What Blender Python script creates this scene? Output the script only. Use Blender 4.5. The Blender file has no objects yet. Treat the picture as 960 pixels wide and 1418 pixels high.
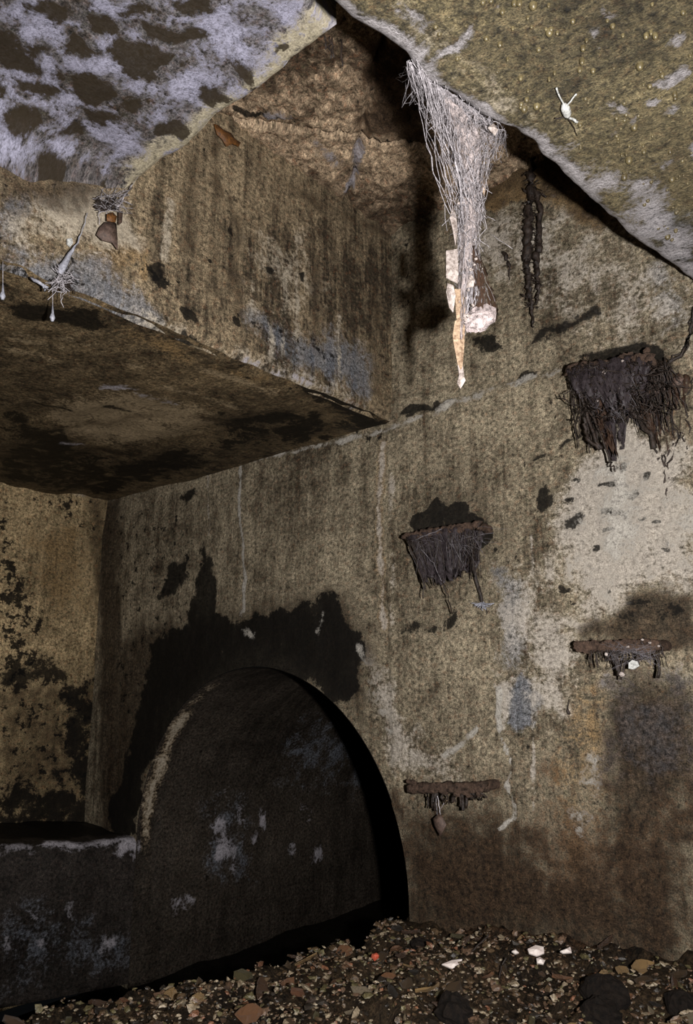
import bpy, math, random
import numpy as np
from mathutils import Vector
random.seed(7); RNG = np.random.default_rng(7)
S = bpy.context.scene
COL = S.collection

# ------------------------------------------------------------------ camera
# x runs along the right wall, y points into it, the lens is the origin
F = 1041.0
PITCH = math.atan(234/F); CP, SP = math.cos(PITCH), math.sin(PITCH)
YAW = math.radians(48.711)
FW = np.array([-math.cos(YAW), math.sin(YAW)]); RT = np.array([FW[1], -FW[0]])
cam = bpy.data.cameras.new('camera'); cam.sensor_fit = 'VERTICAL'; cam.sensor_height = 36
cam.lens = 36*F/1418; cam.clip_start = 0.02
camo = bpy.data.objects.new('camera', cam); COL.objects.link(camo)
camo.rotation_euler = Vector((FW[0]*CP, FW[1]*CP, SP)).to_track_quat('-Z', 'Y').to_euler()
S.camera = camo

# ------------------------------------------------------------------ world, flash, exposure
w = bpy.data.worlds.new('world'); S.world = w; w.use_nodes = True
w.node_tree.nodes['Background'].inputs[0].default_value = (.5, .55, .6, 1)
w.node_tree.nodes['Background'].inputs[1].default_value = 0.004
S.view_settings.view_transform = 'Standard'; S.view_settings.look = 'None'
S.view_settings.exposure = 0.12; S.view_settings.gamma = 1.0; S.view_settings.use_curve_mapping = False
fl = bpy.data.lights.new('flash', 'SPOT'); fl.energy = 158; fl.color = (1, .975, .955)
fl.spot_size = math.radians(125); fl.spot_blend = 1.0; fl.shadow_soft_size = 0.016
flo = bpy.data.objects.new('flash', fl); COL.objects.link(flo)
flo.location = (RT[0]*.145, RT[1]*.145, 0.0)


def ray(u, v):
    x = (u-480)/F; y = (709-v)/F
    h = FW*(CP-y*SP)+RT*x
    return np.array([h[0], h[1], SP+y*CP])
def onx(u, v, x0): d = ray(u, v); return d*(x0/d[0])
def ony(u, v, y0): d = ray(u, v); return d*(y0/d[1])
def onz(u, v, z0): d = ray(u, v); return d*(z0/d[2])
def onf(u, v, f0):                       # vertical plane square to the view, f0 metres ahead
    d = ray(u, v); return d*(f0/(FW[0]*d[0]+FW[1]*d[1]))

aim = Vector(ray(440, 640)); flo.rotation_euler = aim.to_track_quat('-Z', 'Y').to_euler()

# ------------------------------------------------------------------ measures of the place
YW = 1.5            # right wall
XU = -1.15          # lintel wall over the niche
XB = -2.532         # niche back wall
XL = -2.212         # channel wall
XR = -1.121         # right jamb of the arch
ZS = 0.665          # niche soffit
ZL = 0.927          # left ceiling slab
ZR = 0.76           # right ceiling slab
ZC = 1.22           # cover stones
ZSP = -0.505        # arch springing
XC = (XL+XR)/2; RA = (XR-XL)/2
ZF = -0.51          # rubble
ZCH = -0.925         # channel bed

# ------------------------------------------------------------------ helpers
def lin(r, g, b):
    return tuple(((c/255)/12.92 if c/255 <= .04045 else ((c/255+.055)/1.055)**2.4) for c in (r, g, b))+(1,)

class NT:
    def __init__(s, name):
        s.m = bpy.data.materials.new(name); s.m.use_nodes = True
        s.t = s.m.node_tree; s.t.nodes.clear()
        s.out = s.n('ShaderNodeOutputMaterial'); s.b = s.n('ShaderNodeBsdfPrincipled')
        s.l(s.b.outputs[0], s.out.inputs[0])
    def n(s, t, **k):
        x = s.t.nodes.new(t)
        for a, v in k.items(): setattr(x, a, v)
        return x
    def l(s, a, b): s.t.links.new(a, b)
    def put(s, sock, v):
        if isinstance(v, bpy.types.NodeSocket): s.l(v, sock)
        else: sock.default_value = v
    def math(s, op, a, b=None, c=None, clamp=False):
        x = s.n('ShaderNodeMath', operation=op, use_clamp=clamp); s.put(x.inputs[0], a)
        if b is not None: s.put(x.inputs[1], b)
        if c is not None: s.put(x.inputs[2], c)
        return x.outputs[0]
    def noise(s, vec, scale, detail=4, rough=.55, dist=0):
        x = s.n('ShaderNodeTexNoise'); s.put(x.inputs['Vector'], vec)
        x.inputs['Scale'].default_value = scale; x.inputs['Detail'].default_value = detail
        x.inputs['Roughness'].default_value = rough; x.inputs['Distortion'].default_value = dist
        return x.outputs['Fac']
    def mapping(s, vec, scale, loc=(0, 0, 0)):
        x = s.n('ShaderNodeMapping'); s.put(x.inputs[0], vec)
        x.inputs['Scale'].default_value = scale; x.inputs['Location'].default_value = loc
        return x.outputs[0]
    def step(s, v, a, b, lo=0., hi=1.):
        x = s.n('ShaderNodeMapRange', interpolation_type='SMOOTHSTEP'); s.put(x.inputs[0], v)
        x.inputs[1].default_value = a; x.inputs[2].default_value = b
        x.inputs[3].default_value = lo; x.inputs[4].default_value = hi
        return x.outputs[0]
    def mix(s, f, a, b, mode='MIX'):
        x = s.n('ShaderNodeMix', data_type='RGBA', blend_type=mode)
        s.put(x.inputs[0], f); s.put(x.inputs[6], a); s.put(x.inputs[7], b)
        return x.outputs[2]
    def bump(s, h, strength, dist):
        x = s.n('ShaderNodeBump'); x.inputs['Strength'].default_value = strength
        x.inputs['Distance'].default_value = dist; s.put(x.inputs['Height'], h)
        s.l(x.outputs[0], s.b.inputs['Normal'])

def plaster(name, lo, hi, off=0., dark=(11, 9, 7), pale=(158, 148, 132), white=(178, 172, 178), ochre=(112, 90, 60),
            blue=(92, 96, 104), rust=(70, 51, 36), damp=(40, 30, 20), streak=.35, fleck=.12, rough=.8, bump=.5, contrast=1.0, spec=.14, blotch=1.):
    N = NT(name)
    uvn = N.n('ShaderNodeUVMap', uv_map='wc'); vec = N.mapping(uvn.outputs[0], (1, 1, 1), (off, off*1.7, off*.3))
    big = N.noise(vec, 2.6, 5, .6); mid = N.noise(vec, 15, 8, .66, .4); fine = N.noise(vec, 110, 6, .7); grain = N.noise(vec, 330, 4, .75)
    mid2 = N.noise(N.mapping(vec, (1, .7, 1), (4, 8, 3)), 48, 6, .7)
    stv = N.mapping(vec, (26, 2.0, 1), (0, 0, 0)); st = N.noise(stv, 1, 7, .7, .5)
    st2 = N.noise(N.mapping(vec, (120, 5, 1)), 1, 3, .6)
    edge = N.math('ADD', N.math('MULTIPLY', mid, .65), N.math('MULTIPLY', fine, .35))
    edge2 = N.noise(N.mapping(vec, (1, 1, 1), (9, 4, 2)), 28, 8, .7)
    def cen(v, g): return N.math('MULTIPLY', N.math('SUBTRACT', v, .5), g)
    f = N.math('ADD', N.math('ADD', cen(big, 2.0), cen(mid, 2.0*blotch)), N.math('ADD', cen(st, 4.2*streak), N.math('ADD', cen(st2, 1.3*streak), cen(mid2, 1.5*blotch))))
    f = N.math('ADD', .5, N.math('MULTIPLY', f, contrast), clamp=True)
    c = N.mix(f, lin(*lo), lin(*hi))
    hn = N.noise(N.mapping(vec, (1, 1, 1), (6, 2, 5)), 70, 5, .75)
    c = N.mix(N.step(hn, .5, .72, 0, .45), c, lin(int(hi[0]*.82), int(hi[1]*.62), int(hi[2]*.5)))
    c = N.mix(N.step(hn, .5, .3, 0, .4), c, lin(int(lo[0]*.95), int(lo[1]*1.12), int(lo[2]*.95)))
    A = N.n('ShaderNodeAttribute', attribute_name='A'); B = N.n('ShaderNodeAttribute', attribute_name='B')
    sa = N.n('ShaderNodeSeparateColor'); N.l(A.outputs['Color'], sa.inputs[0])
    sb = N.n('ShaderNodeSeparateColor'); N.l(B.outputs['Color'], sb.inputs[0])
    def gate(a, v): return N.math('ADD', a, N.math('MULTIPLY', v, N.math('MULTIPLY', a, 4., clamp=True)))
    def soft(a, amp=3.2, lo_=.25, hi_=.8): return N.step(gate(a, cen(edge, amp)), lo_, hi_)
    def crisp(a, amp=3.4, w=.09, e=edge): return N.step(gate(a, cen(e, amp)), .5-w, .5+w)
    c = N.mix(N.math('MULTIPLY', soft(sb.outputs[0]), .75), c, lin(*ochre))
    c = N.mix(N.math('MULTIPLY', soft(sb.outputs[2]), .8), c, lin(*rust))
    c = N.mix(N.math('MULTIPLY', soft(sb.outputs[1]), .7), c, lin(*blue))
    pf = soft(sa.outputs[2]); c = N.mix(N.math('MULTIPLY', pf, .8), c, lin(*pale))
    c = N.mix(N.math('MULTIPLY', soft(sa.outputs[1]), .8), c, N.mix(N.step(mid2, .35, .65), lin(*[int(k*.75) for k in damp]), lin(*[int(k*1.45) for k in damp])))
    # fine vertical variation and grit
    g = N.math('MULTIPLY', N.math('MAXIMUM', N.math('ADD', 1., cen(fine, 5.0)), .12), N.math('MAXIMUM', N.math('ADD', 1., cen(grain, 4.6)), .15))
    gc = N.n('ShaderNodeCombineColor'); [N.l(g, gc.inputs[i]) for i in range(3)]
    c = N.mix(N.math('SUBTRACT', 1., N.math('MULTIPLY', pf, .5)), c, gc.outputs[0], 'MULTIPLY')
    # random small mould flecks
    fn = N.noise(N.mapping(vec, (1, .8, 1), (3, 7, 1)), 17, 7, .62)
    fk = N.step(fn, .5+.18*(1-fleck)+.02, .5+.18*(1-fleck)+.06)
    c = N.mix(N.math('MULTIPLY', fk, .75), c, lin(*dark))
    mt = N.step(N.math('ADD', N.math('MULTIPLY', B.outputs['Alpha'], .5), N.math('MULTIPLY', cen(edge2, 2.6), N.math('MULTIPLY', B.outputs['Alpha'], 3., clamp=True))), .44, .54)
    c = N.mix(N.math('MULTIPLY', mt, .93), c, lin(*dark))
    dk = crisp(sa.outputs[0])
    c = N.mix(N.math('MULTIPLY', dk, .93), c, lin(*dark))
    wh = crisp(A.outputs['Alpha'], 4.2, .2)
    wcol = N.mix(N.math('ADD', .35, N.math('ADD', cen(fine, 4.), cen(grain, 3.)), clamp=True), lin(*white), lin(*[int(k*.55) for k in white]))
    c = N.mix(N.math('MULTIPLY', wh, .9), c, wcol)
    N.l(c, N.b.inputs['Base Color'])
    N.b.inputs['Roughness'].default_value = rough; N.b.inputs['Specular IOR Level'].default_value = spec
    h = N.math('ADD', N.math('MULTIPLY', mid, .9), N.math('ADD', N.math('MULTIPLY', fine, .45), N.math('MULTIPLY', grain, .22)))
    h = N.math('ADD', h, N.math('MULTIPLY', wh, .12))
    N.bump(h, bump, .012)
    return N.m

def simple(name, c1, c2, scale=40, rough=.7, bump=.3, spec=.4, obj=False, metal=0.):
    N = NT(name)
    tc = N.n('ShaderNodeTexCoord'); vec = tc.outputs['Object']
    if obj:
        oi = N.n('ShaderNodeObjectInfo'); ad = N.n('ShaderNodeVectorMath', operation='ADD'); N.l(vec, ad.inputs[0]); N.l(oi.outputs['Location'], ad.inputs[1]); vec = ad.outputs[0]
    a = N.noise(vec, scale, 6, .65); b = N.noise(vec, scale*6, 3, .7)
    f = N.math('ADD', N.math('MULTIPLY', N.math('SUBTRACT', a, .5), 2.4), N.math('ADD', .5, N.math('MULTIPLY', N.math('SUBTRACT', b, .5), 1.4)), clamp=True)
    c = N.mix(f, lin(*c1), lin(*c2))
    N.l(c, N.b.inputs['Base Color']); N.b.inputs['Roughness'].default_value = rough
    N.b.inputs['Specular IOR Level'].default_value = spec; N.b.inputs['Metallic'].default_value = metal
    if bump: N.bump(N.math('ADD', a, N.math('MULTIPLY', b, .4)), bump, .004)
    return N.m

def gauzy(name, c1, c2, scale, dens, stretch=(1, 1, .25), rough=.7):
    """cobweb sheet: fibres with holes between them"""
    N = NT(name); tc = N.n('ShaderNodeTexCoord'); vec = N.mapping(tc.outputs['Object'], stretch)
    a = N.noise(vec, scale, 6, .7, .6); b = N.noise(vec, scale*4, 3, .7)
    c = N.mix(N.math('MULTIPLY', b, 1.0), lin(*c1), lin(*c2)); N.l(c, N.b.inputs['Base Color'])
    N.b.inputs['Roughness'].default_value = rough; N.b.inputs['Specular IOR Level'].default_value = .15
    al = N.step(N.math('ADD', N.math('MULTIPLY', a, .7), N.math('MULTIPLY', b, .3)), dens, dens+.12)
    N.l(al, N.b.inputs['Alpha'])
    return N.m

def link(name, verts, faces, mat, parent=None, smooth=True, label=None, cat=None, group=None, kind=None, loc=None):
    me = bpy.data.meshes.new(name); me.from_pydata([tuple(map(float, v)) for v in verts], [], faces if isinstance(faces, list) else faces.tolist()); me.update()
    if smooth: me.polygons.foreach_set('use_smooth', [True]*len(me.polygons))
    o = bpy.data.objects.new(name, me); COL.objects.link(o)
    if mat: me.materials.append(mat)
    if parent: o.parent = parent
    if loc is not None: o.location = tuple(map(float, loc))
    tag(o, label, cat, group, kind); return o
def tag(o, label=None, cat=None, group=None, kind=None):
    if label: o['label'] = label
    if cat: o['category'] = cat
    if group: o['group'] = group
    if kind: o['kind'] = kind
    return o
def empty(name, loc, label, cat, group=None):
    o = bpy.data.objects.new(name, None); COL.objects.link(o); o.location = tuple(map(float, loc)); o.empty_display_size = .03
    return tag(o, label, cat, group)

# numpy value noise
_T = RNG.random((64, 64, 64))
def vnoise(p):
    i = np.floor(p).astype(int); f = p-i; f = f*f*(3-2*f); r = 0
    for dx in (0, 1):
        for dy in (0, 1):
            for dz in (0, 1):
                wgt = (f[:, 0] if dx else 1-f[:, 0])*(f[:, 1] if dy else 1-f[:, 1])*(f[:, 2] if dz else 1-f[:, 2])
                r = r+wgt*_T[(i[:, 0]+dx) % 64, (i[:, 1]+dy) % 64, (i[:, 2]+dz) % 64]
    return r-.5
def fbm(p, s, o=4, g=.5):
    r = 0; a = 1.
    for k in range(o): r = r+a*vnoise(p*s+k*7.3); s *= 2; a *= g
    return r

def sdist(P, poly, closed=True):
    n = len(poly); d = np.full(len(P), 1e9); ins = np.zeros(len(P), bool)
    for i in range(n if closed else n-1):
        a = poly[i]; b = poly[(i+1) % n]; e = b-a; wv = P-a
        t = np.clip((wv@e)/max(e@e, 1e-12), 0, 1); q = wv-t[:, None]*e
        d = np.minimum(d, (q*q).sum(1))
        if closed:
            c = ((a[1] > P[:, 1]) != (b[1] > P[:, 1]))
            with np.errstate(divide='ignore', invalid='ignore'):
                xi = (b[0]-a[0])*(P[:, 1]-a[1])/(b[1]-a[1])+a[0]
            ins ^= c & (P[:, 0] < xi)
    d = np.sqrt(d)
    return np.where(ins, -d, d) if closed else d

LAY = dict(dark=('A', 0), damp=('A', 1), pale=('A', 2), white=('A', 3), ochre=('B', 0), blue=('B', 1), rust=('B', 2), mottle=('B', 3))
class Surf:
    """a grid of a setting surface: uv in metres, 3-D points, stain layers"""
    def __init__(s, uv, pts, faces, toUV):
        s.uv = uv; s.p = pts; s.f = faces; s.to = toUV; s.A = np.zeros((len(uv), 4)); s.B = np.zeros((len(uv), 4))
        q = np.stack([uv[:, 0], uv[:, 1], uv[:, 0]*0+2.2], 1); s.w = np.stack([fbm(q, 16, 4, .6), fbm(q+11.7, 16, 4, .6)], 1)*.030
    def _put(s, lay, idx, val):
        arr = s.A if LAY[lay][0] == 'A' else s.B; k = LAY[lay][1]; arr[idx, k] = np.maximum(arr[idx, k], val)
    def poly(s, lay, pts, soft=.012, k=1.):
        q = np.array([s.to(*p) for p in pts]); m = soft*1.2+.02
        idx = np.where((s.uv >= q.min(0)-m).all(1) & (s.uv <= q.max(0)+m).all(1))[0]
        if len(idx): s._put(lay, idx, k*np.clip(.5-sdist(s.uv[idx]+s.w[idx], q)/(2*soft), 0, 1))
    def line(s, lay, pts, wd, soft=.006, k=1.):
        q = np.array([s.to(*p) for p in pts]); m = wd+soft*2+.01
        idx = np.where((s.uv >= q.min(0)-m).all(1) & (s.uv <= q.max(0)+m).all(1))[0]
        if len(idx): s._put(lay, idx, k*np.clip(.5-(sdist(s.uv[idx]+.4*s.w[idx], q, False)-wd)/(2*soft), 0, 1))
    def spot(s, lay, c, rx, ry, soft=.008, k=1.):
        s.poly(lay, [(c[0]+rx*math.cos(a), c[1]+ry*math.sin(a)) for a in np.linspace(0, 2*math.pi, 13)[:-1]], soft, k)
    def build(s, name, mat, parent=None, kind='structure', label=None):
        me = bpy.data.meshes.new(name); me.from_pydata(s.p.tolist(), [], s.f.tolist() if not isinstance(s.f, list) else s.f); me.update()
        me.polygons.foreach_set('use_smooth', [True]*len(me.polygons))
        for nm, arr in (('A', s.A), ('B', s.B)):
            ca = me.color_attributes.new(nm, 'FLOAT_COLOR', 'POINT'); ca.data.foreach_set('color', arr.astype(np.float32).ravel())
        uvl = me.uv_layers.new(name='wc'); li = np.empty(len(me.loops), np.int32); me.loops.foreach_get('vertex_index', li)
        uvl.data.foreach_set('uv', s.uv[li].astype(np.float32).ravel())
        me.materials.append(mat); o = bpy.data.objects.new(name, me); COL.objects.link(o)
        if parent: o.parent = parent
        tag(o, label, kind=kind); return o

def gridf(nu, nv):
    i = np.arange((nu-1)*(nv-1)); r = i//(nv-1); c = i % (nv-1); a = r*nv+c
    return np.stack([a, a+nv, a+nv+1, a+1], 1)
def grid(u0, u1, v0, v1, st):
    us = np.linspace(u0, u1, max(2, int((u1-u0)/st)+1)); vs = np.linspace(v0, v1, max(2, int((v1-v0)/st)+1))
    U, V = np.meshgrid(us, vs, indexing='ij'); return np.stack([U.ravel(), V.ravel()], 1), gridf(len(us), len(vs))

def tube(path, rad, sides=5, V=None, Fc=None, cap=True):
    V = [] if V is None else V; Fc = [] if Fc is None else Fc
    path = [np.array(p, float) for p in path]; n = len(path); b = len(V)
    if np.isscalar(rad): rad = [rad]*n
    for i in range(n):
        t = path[min(i+1, n-1)]-path[max(i-1, 0)]; t = t/(np.linalg.norm(t)+1e-9)
        a = np.cross(t, (0, 0, 1) if abs(t[2]) < .9 else (1, 0, 0)); a /= np.linalg.norm(a); c = np.cross(t, a)
        for k in range(sides):
            g = 2*math.pi*k/sides; V.append(path[i]+rad[i]*(a*math.cos(g)+c*math.sin(g)))
    for i in range(n-1):
        for k in range(sides):
            k2 = (k+1) % sides; Fc.append([b+i*sides+k, b+i*sides+k2, b+(i+1)*sides+k2, b+(i+1)*sides+k])
    if cap: Fc.append([b+k for k in range(sides)][::-1]); Fc.append([b+(n-1)*sides+k for k in range(sides)])
    return V, Fc
def wob(path, amp, n=12):
    """resample a polyline with little kinks"""
    P = np.array(path, float); d = np.r_[0, np.cumsum(np.linalg.norm(np.diff(P, axis=0), axis=1))]
    t = np.linspace(0, d[-1], n); Q = np.stack([np.interp(t, d, P[:, k]) for k in range(3)], 1)
    j = RNG.normal(0, amp, Q.shape); j[0] = 0; return Q+j
def flake(pts, thick, nrm, V=None, Fc=None, bend=0.):
    """thin plate with an irregular outline and real thickness"""
    V = [] if V is None else V; Fc = [] if Fc is None else Fc
    P = np.array(pts, float); n = len(P); b = len(V); c = P.mean(0); nrm = np.array(nrm, float); nrm /= np.linalg.norm(nrm)
    L = np.linalg.norm(P-c, axis=1).max()
    for sgn in (1, -1):
        V.append(c+nrm*(thick*sgn*.5+bend))
        for p in P: V.append(p+nrm*(thick*sgn*.3-bend*(np.linalg.norm(p-c)/L)**2))
    for k in range(n):
        k2 = (k+1) % n
        Fc.append([b, b+1+k, b+1+k2]); Fc.append([b+n+1, b+n+2+k2, b+n+2+k]); Fc.append([b+1+k, b+n+2+k, b+n+2+k2, b+1+k2])
    return V, Fc

# ================================================================== SETTING
M = {}
M['wr'] = plaster('right_wall_plaster', (63, 55, 44), (138, 127, 107), 0., white=(182, 176, 166), pale=(160, 152, 142), streak=.42, damp=(34, 25, 17), fleck=.05)
M['u'] = plaster('lintel_plaster', (56, 48, 38), (138, 122, 98), 5., streak=.65, fleck=.1)
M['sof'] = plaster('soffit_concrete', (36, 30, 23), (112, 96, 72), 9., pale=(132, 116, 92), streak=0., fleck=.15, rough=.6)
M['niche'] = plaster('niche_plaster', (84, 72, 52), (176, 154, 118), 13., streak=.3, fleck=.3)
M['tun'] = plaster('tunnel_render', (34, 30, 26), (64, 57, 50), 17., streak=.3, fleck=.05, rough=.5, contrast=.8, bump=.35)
M['chan'] = plaster('channel_render', (32, 28, 25), (58, 52, 48), 21., streak=.3, fleck=.1, rough=.5)
M['cl'] = plaster('left_slab_concrete', (60, 54, 48), (122, 118, 122), 25., dark=(46, 38, 27), white=(170, 168, 188), streak=0., fleck=.05, bump=.45, damp=(52, 45, 38), pale=(168, 158, 134))
M['cr'] = plaster('right_slab_concrete', (44, 38, 25), (112, 101, 74), 29., dark=(36, 30, 19), streak=0., fleck=.08, white=(178, 172, 174), bump=.9, rough=.6, spec=.4)
M['cov'] = plaster('cover_stone', (84, 70, 56), (190, 166, 138), 33., streak=0., fleck=.12, bump=1., contrast=1.5)
M['plain'] = plaster('plain_plaster', (62, 52, 38), (120, 104, 78), 37., streak=.4, fleck=.1)
M['soil'] = plaster('rubble_soil', (14, 11, 8), (60, 48, 34), 41., streak=0., fleck=.1, bump=1., rough=.6)
M['mud'] = plaster('channel_mud', (10, 9, 8), (24, 20, 16), 45., streak=0., fleck=.0, rough=.45)

# ---- right wall with the arch
st = .0068
uv, fc = grid(-2.60, 1.0, -1.0, 1.34, st)
d_in = np.where(uv[:, 1] > ZSP, np.hypot(uv[:, 0]-XC, uv[:, 1]-ZSP)-RA, np.abs(uv[:, 0]-XC)-RA)
inside = d_in < 0
keep = ~inside[fc].all(1); fc = fc[keep]
snap = inside.copy()
uvs = uv.copy()
q = uv-np.array([XC, ZSP]); r = np.maximum(np.hypot(q[:, 0], q[:, 1]), 1e-6)
up = snap & (uv[:, 1] > ZSP)
uvs[up] = np.array([XC, ZSP])+q[up]*(RA/r[up])[:, None]
lo_ = snap & ~up
uvs[lo_, 0] = XC+np.sign(q[lo_, 0])*RA
used = np.unique(fc); remap = -np.ones(len(uv), int); remap[used] = np.arange(len(used))
uv = uvs[used]; fc = remap[fc]; d_in = d_in[used]
p3 = np.stack([uv[:, 0], np.full(len(uv), YW), uv[:, 1]], 1)
dis = fbm(p3, 3.5, 3)*.012+fbm(p3, 30, 3)*.003
dis *= np.clip(d_in/.06, 0, 1)
# construction joint: slight proud lip below, plaster above set back
zj = .70-.03*np.sin(uv[:, 0]*7)
mj = (uv[:, 0] > XU-.02)
dis += np.where(mj, .008/(1+np.exp(-(zj-uv[:, 1]+.008*vnoise(p3*40))/.004)), .004)
# thin torn edge where the upper render ends in an arc under the cover stones
p3[:, 1] -= dis
W = Surf(uv, p3, fc, lambda a, b: ony(a, b, YW)[[0, 2]])
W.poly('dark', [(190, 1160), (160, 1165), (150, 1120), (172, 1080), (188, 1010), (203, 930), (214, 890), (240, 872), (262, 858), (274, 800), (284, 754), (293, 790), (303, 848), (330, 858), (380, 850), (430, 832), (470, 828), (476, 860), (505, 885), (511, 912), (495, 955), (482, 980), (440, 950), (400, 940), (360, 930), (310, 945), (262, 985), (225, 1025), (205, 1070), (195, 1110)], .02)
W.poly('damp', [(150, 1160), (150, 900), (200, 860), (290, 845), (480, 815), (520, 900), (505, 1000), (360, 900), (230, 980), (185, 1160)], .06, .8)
W.poly('damp', [(140, 690), (170, 690), (168, 800), (172, 900), (165, 1165), (140, 1165)], .03, .9)  # shade of the niche corner painted in, with some stain
W.poly('mottle', [(160, 700), (260, 690), (300, 800), (260, 900), (180, 1000), (150, 1000)], .08, .55)
W.poly('mottle', [(400, 830), (440, 800), (475, 820), (500, 880), (430, 850)], .05, .5)
W.poly('dark', [(222, 828), (235, 785), (263, 770), (258, 802), (240, 822)], .02, .95)
W.poly('dark', [(253, 690), (270, 680), (275, 692), (262, 702)], .015, .9)
W.poly('dark', [(577, 726), (584, 707), (604, 700), (650, 701), (675, 715), (686, 738), (683, 757), (655, 762), (640, 746), (592, 748)], .008)
W.spot('dark', (752, 694), 11, 16, .015); W.spot('dark', (801, 724), 14, 12, .015)
W.poly('dark', [(800, 500), (838, 484), (880, 476), (915, 477), (928, 490), (922, 510), (880, 508)], .012)
W.poly('damp', [(806, 884), (815, 862), (850, 845), (878, 826), (893, 810), (920, 815), (965, 812), (965, 905), (925, 895), (860, 885)], .02, .95)
W.poly('dark', [(826, 862), (850, 848), (880, 828), (895, 812), (920, 818), (965, 815), (965, 850), (900, 860)], .04, .62)
W.poly('damp', [(850, 960), (880, 925), (965, 950), (965, 1100), (930, 1110), (900, 1150), (862, 1240), (825, 1215), (842, 1150), (852, 1080), (842, 1000)], .045, .95)
W.poly('blue', [(850, 940), (965, 930), (965, 1060), (900, 1080), (850, 1060)], .06, .7)
W.poly('damp', [(555, 1130), (640, 1120), (740, 1150), (800, 1210), (860, 1190), (965, 1110), (965, 1380), (530, 1350)], .12, 1.)
W.poly('rust', [(560, 1120), (700, 1130), (760, 1080), (850, 1100), (965, 1080), (965, 1350), (560, 1300)], .12, .75)
W.poly('rust', [(840, 870), (965, 860), (965, 920), (840, 910)], .05, .6)
W.poly('rust', [(660, 1070), (720, 1060), (700, 1110), (640, 1110)], .04, .7)
W.poly('ochre', [(790, 950), (850, 940), (840, 1100), (820, 1240), (770, 1230), (780, 1080)], .05, .66)
W.poly('white', [(812, 1040), (828, 1050), (830, 1110), (815, 1160), (800, 1130), (806, 1080)], .03, .55)
W.line('ochre', [(531, 615), (527, 700), (531, 800), (534, 870)], .012, .012, .9)
W.line('pale', [(531, 615), (527, 700), (531, 800), (534, 870)], .007, .010, .95)
W.poly('pale', [(790, 665), (850, 605), (880, 590), (905, 600), (965, 640), (965, 815), (892, 812), (850, 842), (812, 862), (797, 805), (780, 760), (772, 705)], .045, .95)
W.poly('white', [(800, 690), (850, 620), (960, 660), (965, 790), (880, 800), (840, 830), (815, 830), (800, 760)], .10, .50)
W.poly('pale', [(690, 850), (735, 770), (770, 830), (800, 870), (800, 930), (760, 1000), (738, 950), (715, 910)], .06, .7)
W.poly('pale', [(640, 300), (740, 270), (850, 330), (950, 400), (950, 470), (840, 470), (720, 400), (640, 380)], .10, .55)
W.poly('pale', [(690, 950), (715, 930), (700, 1010), (690, 1010)], .012, .9)
W.poly('blue', [(703, 955), (718, 932), (740, 945), (748, 1005), (722, 1020), (702, 995)], .012, 1)
W.poly('blue', [(690, 790), (730, 800), (740, 930), (700, 930)], .05, .8)
W.line('white', [(693, 955), (690, 990), (694, 1010)], .006, .006, 1.2)
W.line('white', [(692, 1015), (702, 1035), (712, 1062), (703, 1088)], .0028, .005, 1.15)
W.line('white', [(706, 1088), (716, 1110), (716, 1132), (695, 1147)], .003, .005, 1.25)
W.line('white', [(620, 1045), (650, 1025), (665, 1005)], .004, .010, .8)
W.line('white', [(500, 900), (512, 940), (523, 970), (540, 1010)], .008, .018, .62)
W.poly('pale', [(505, 900), (530, 930), (560, 1010), (620, 1040), (640, 1080), (560, 1060), (530, 1000)], .05, .8)
W.line('white', [(334, 640), (337, 680), (333, 715), (338, 760), (340, 800), (339, 845)], .0055, .005, 1.)
W.line('white', [(336, 845), (330, 870), (350, 880)], .006, .02, .5)
W.line('white', [(450, 850), (445, 875)], .008, .01, .7)
W.line('pale', [(290, 660), (292, 740)], .003, .006, .9)
W.line('pale', [(545, 660), (548, 760), (545, 880)], .005, .02, .6)
W.line('dark', [(730, 640), (733, 700), (732, 740)], .0012, .003, .8)
W.line('pale', [(738, 740), (740, 860), (742, 1120)], .003, .005, .9)
W.line('dark', [(734, 780), (736, 860)], .001, .003, .7)
W.line('pale', [(760, 770), (765, 870)], .006, .02, .7)
W.line('white', [(160, 690), (240, 664), (300, 646), (400, 626), (500, 604), (542, 597)], .005, .010, .9)
W.line('white', [(548, 596), (600, 572), (650, 552), (700, 537), (780, 511)], .006, .012, .85)
W.line('dark', [(548, 588), (620, 558), (700, 532), (775, 508)], .0015, .004, .7)
W.poly('dark', [(553, 574), (575, 560), (612, 552), (616, 560), (590, 572), (560, 580)], .012, .9)
W.poly('dark', [(712, 528), (730, 518), (750, 514), (754, 524), (730, 533)], .012, .85)
W.poly('dark', [(745, 470), (760, 450), (800, 428), (828, 416), (833, 432), (800, 448), (768, 470)], .022, .82)
W.poly('dark', [(655, 462), (690, 462), (697, 478), (676, 488), (657, 478)], .012, .9)
W.poly('dark', [(548, 868), (600, 862), (630, 843), (637, 855), (612, 876), (560, 876)], .022, .72)
W.line('dark', [(745, 636), (780, 618), (806, 604)], .005, .008, .8)
W.poly('mottle', [(480, 590), (545, 600), (550, 620), (500, 615)], .02, .9)
for cx, cy, a, b in [(805, 668, 12, 4), (846, 669, 18, 6), (880, 681, 11, 5), (853, 712, 20, 6), (898, 718, 8, 5), (912, 728, 10, 6), (868, 645, 5, 6), (902, 656, 6, 7), (826, 761, 6, 8), (922, 770, 9, 4), (848, 735, 8, 3), (836, 725, 5, 3), (785, 697, 6, 4), (783, 812, 7, 6), (792, 832, 9, 4), (768, 560, 4, 5), (690, 765, 3, 3), (717, 772, 3, 3), (773, 571, 3, 3), (735, 1035, 3, 4)]:
    W.spot('dark', (cx, cy), a, b, .006, .92)
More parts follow.
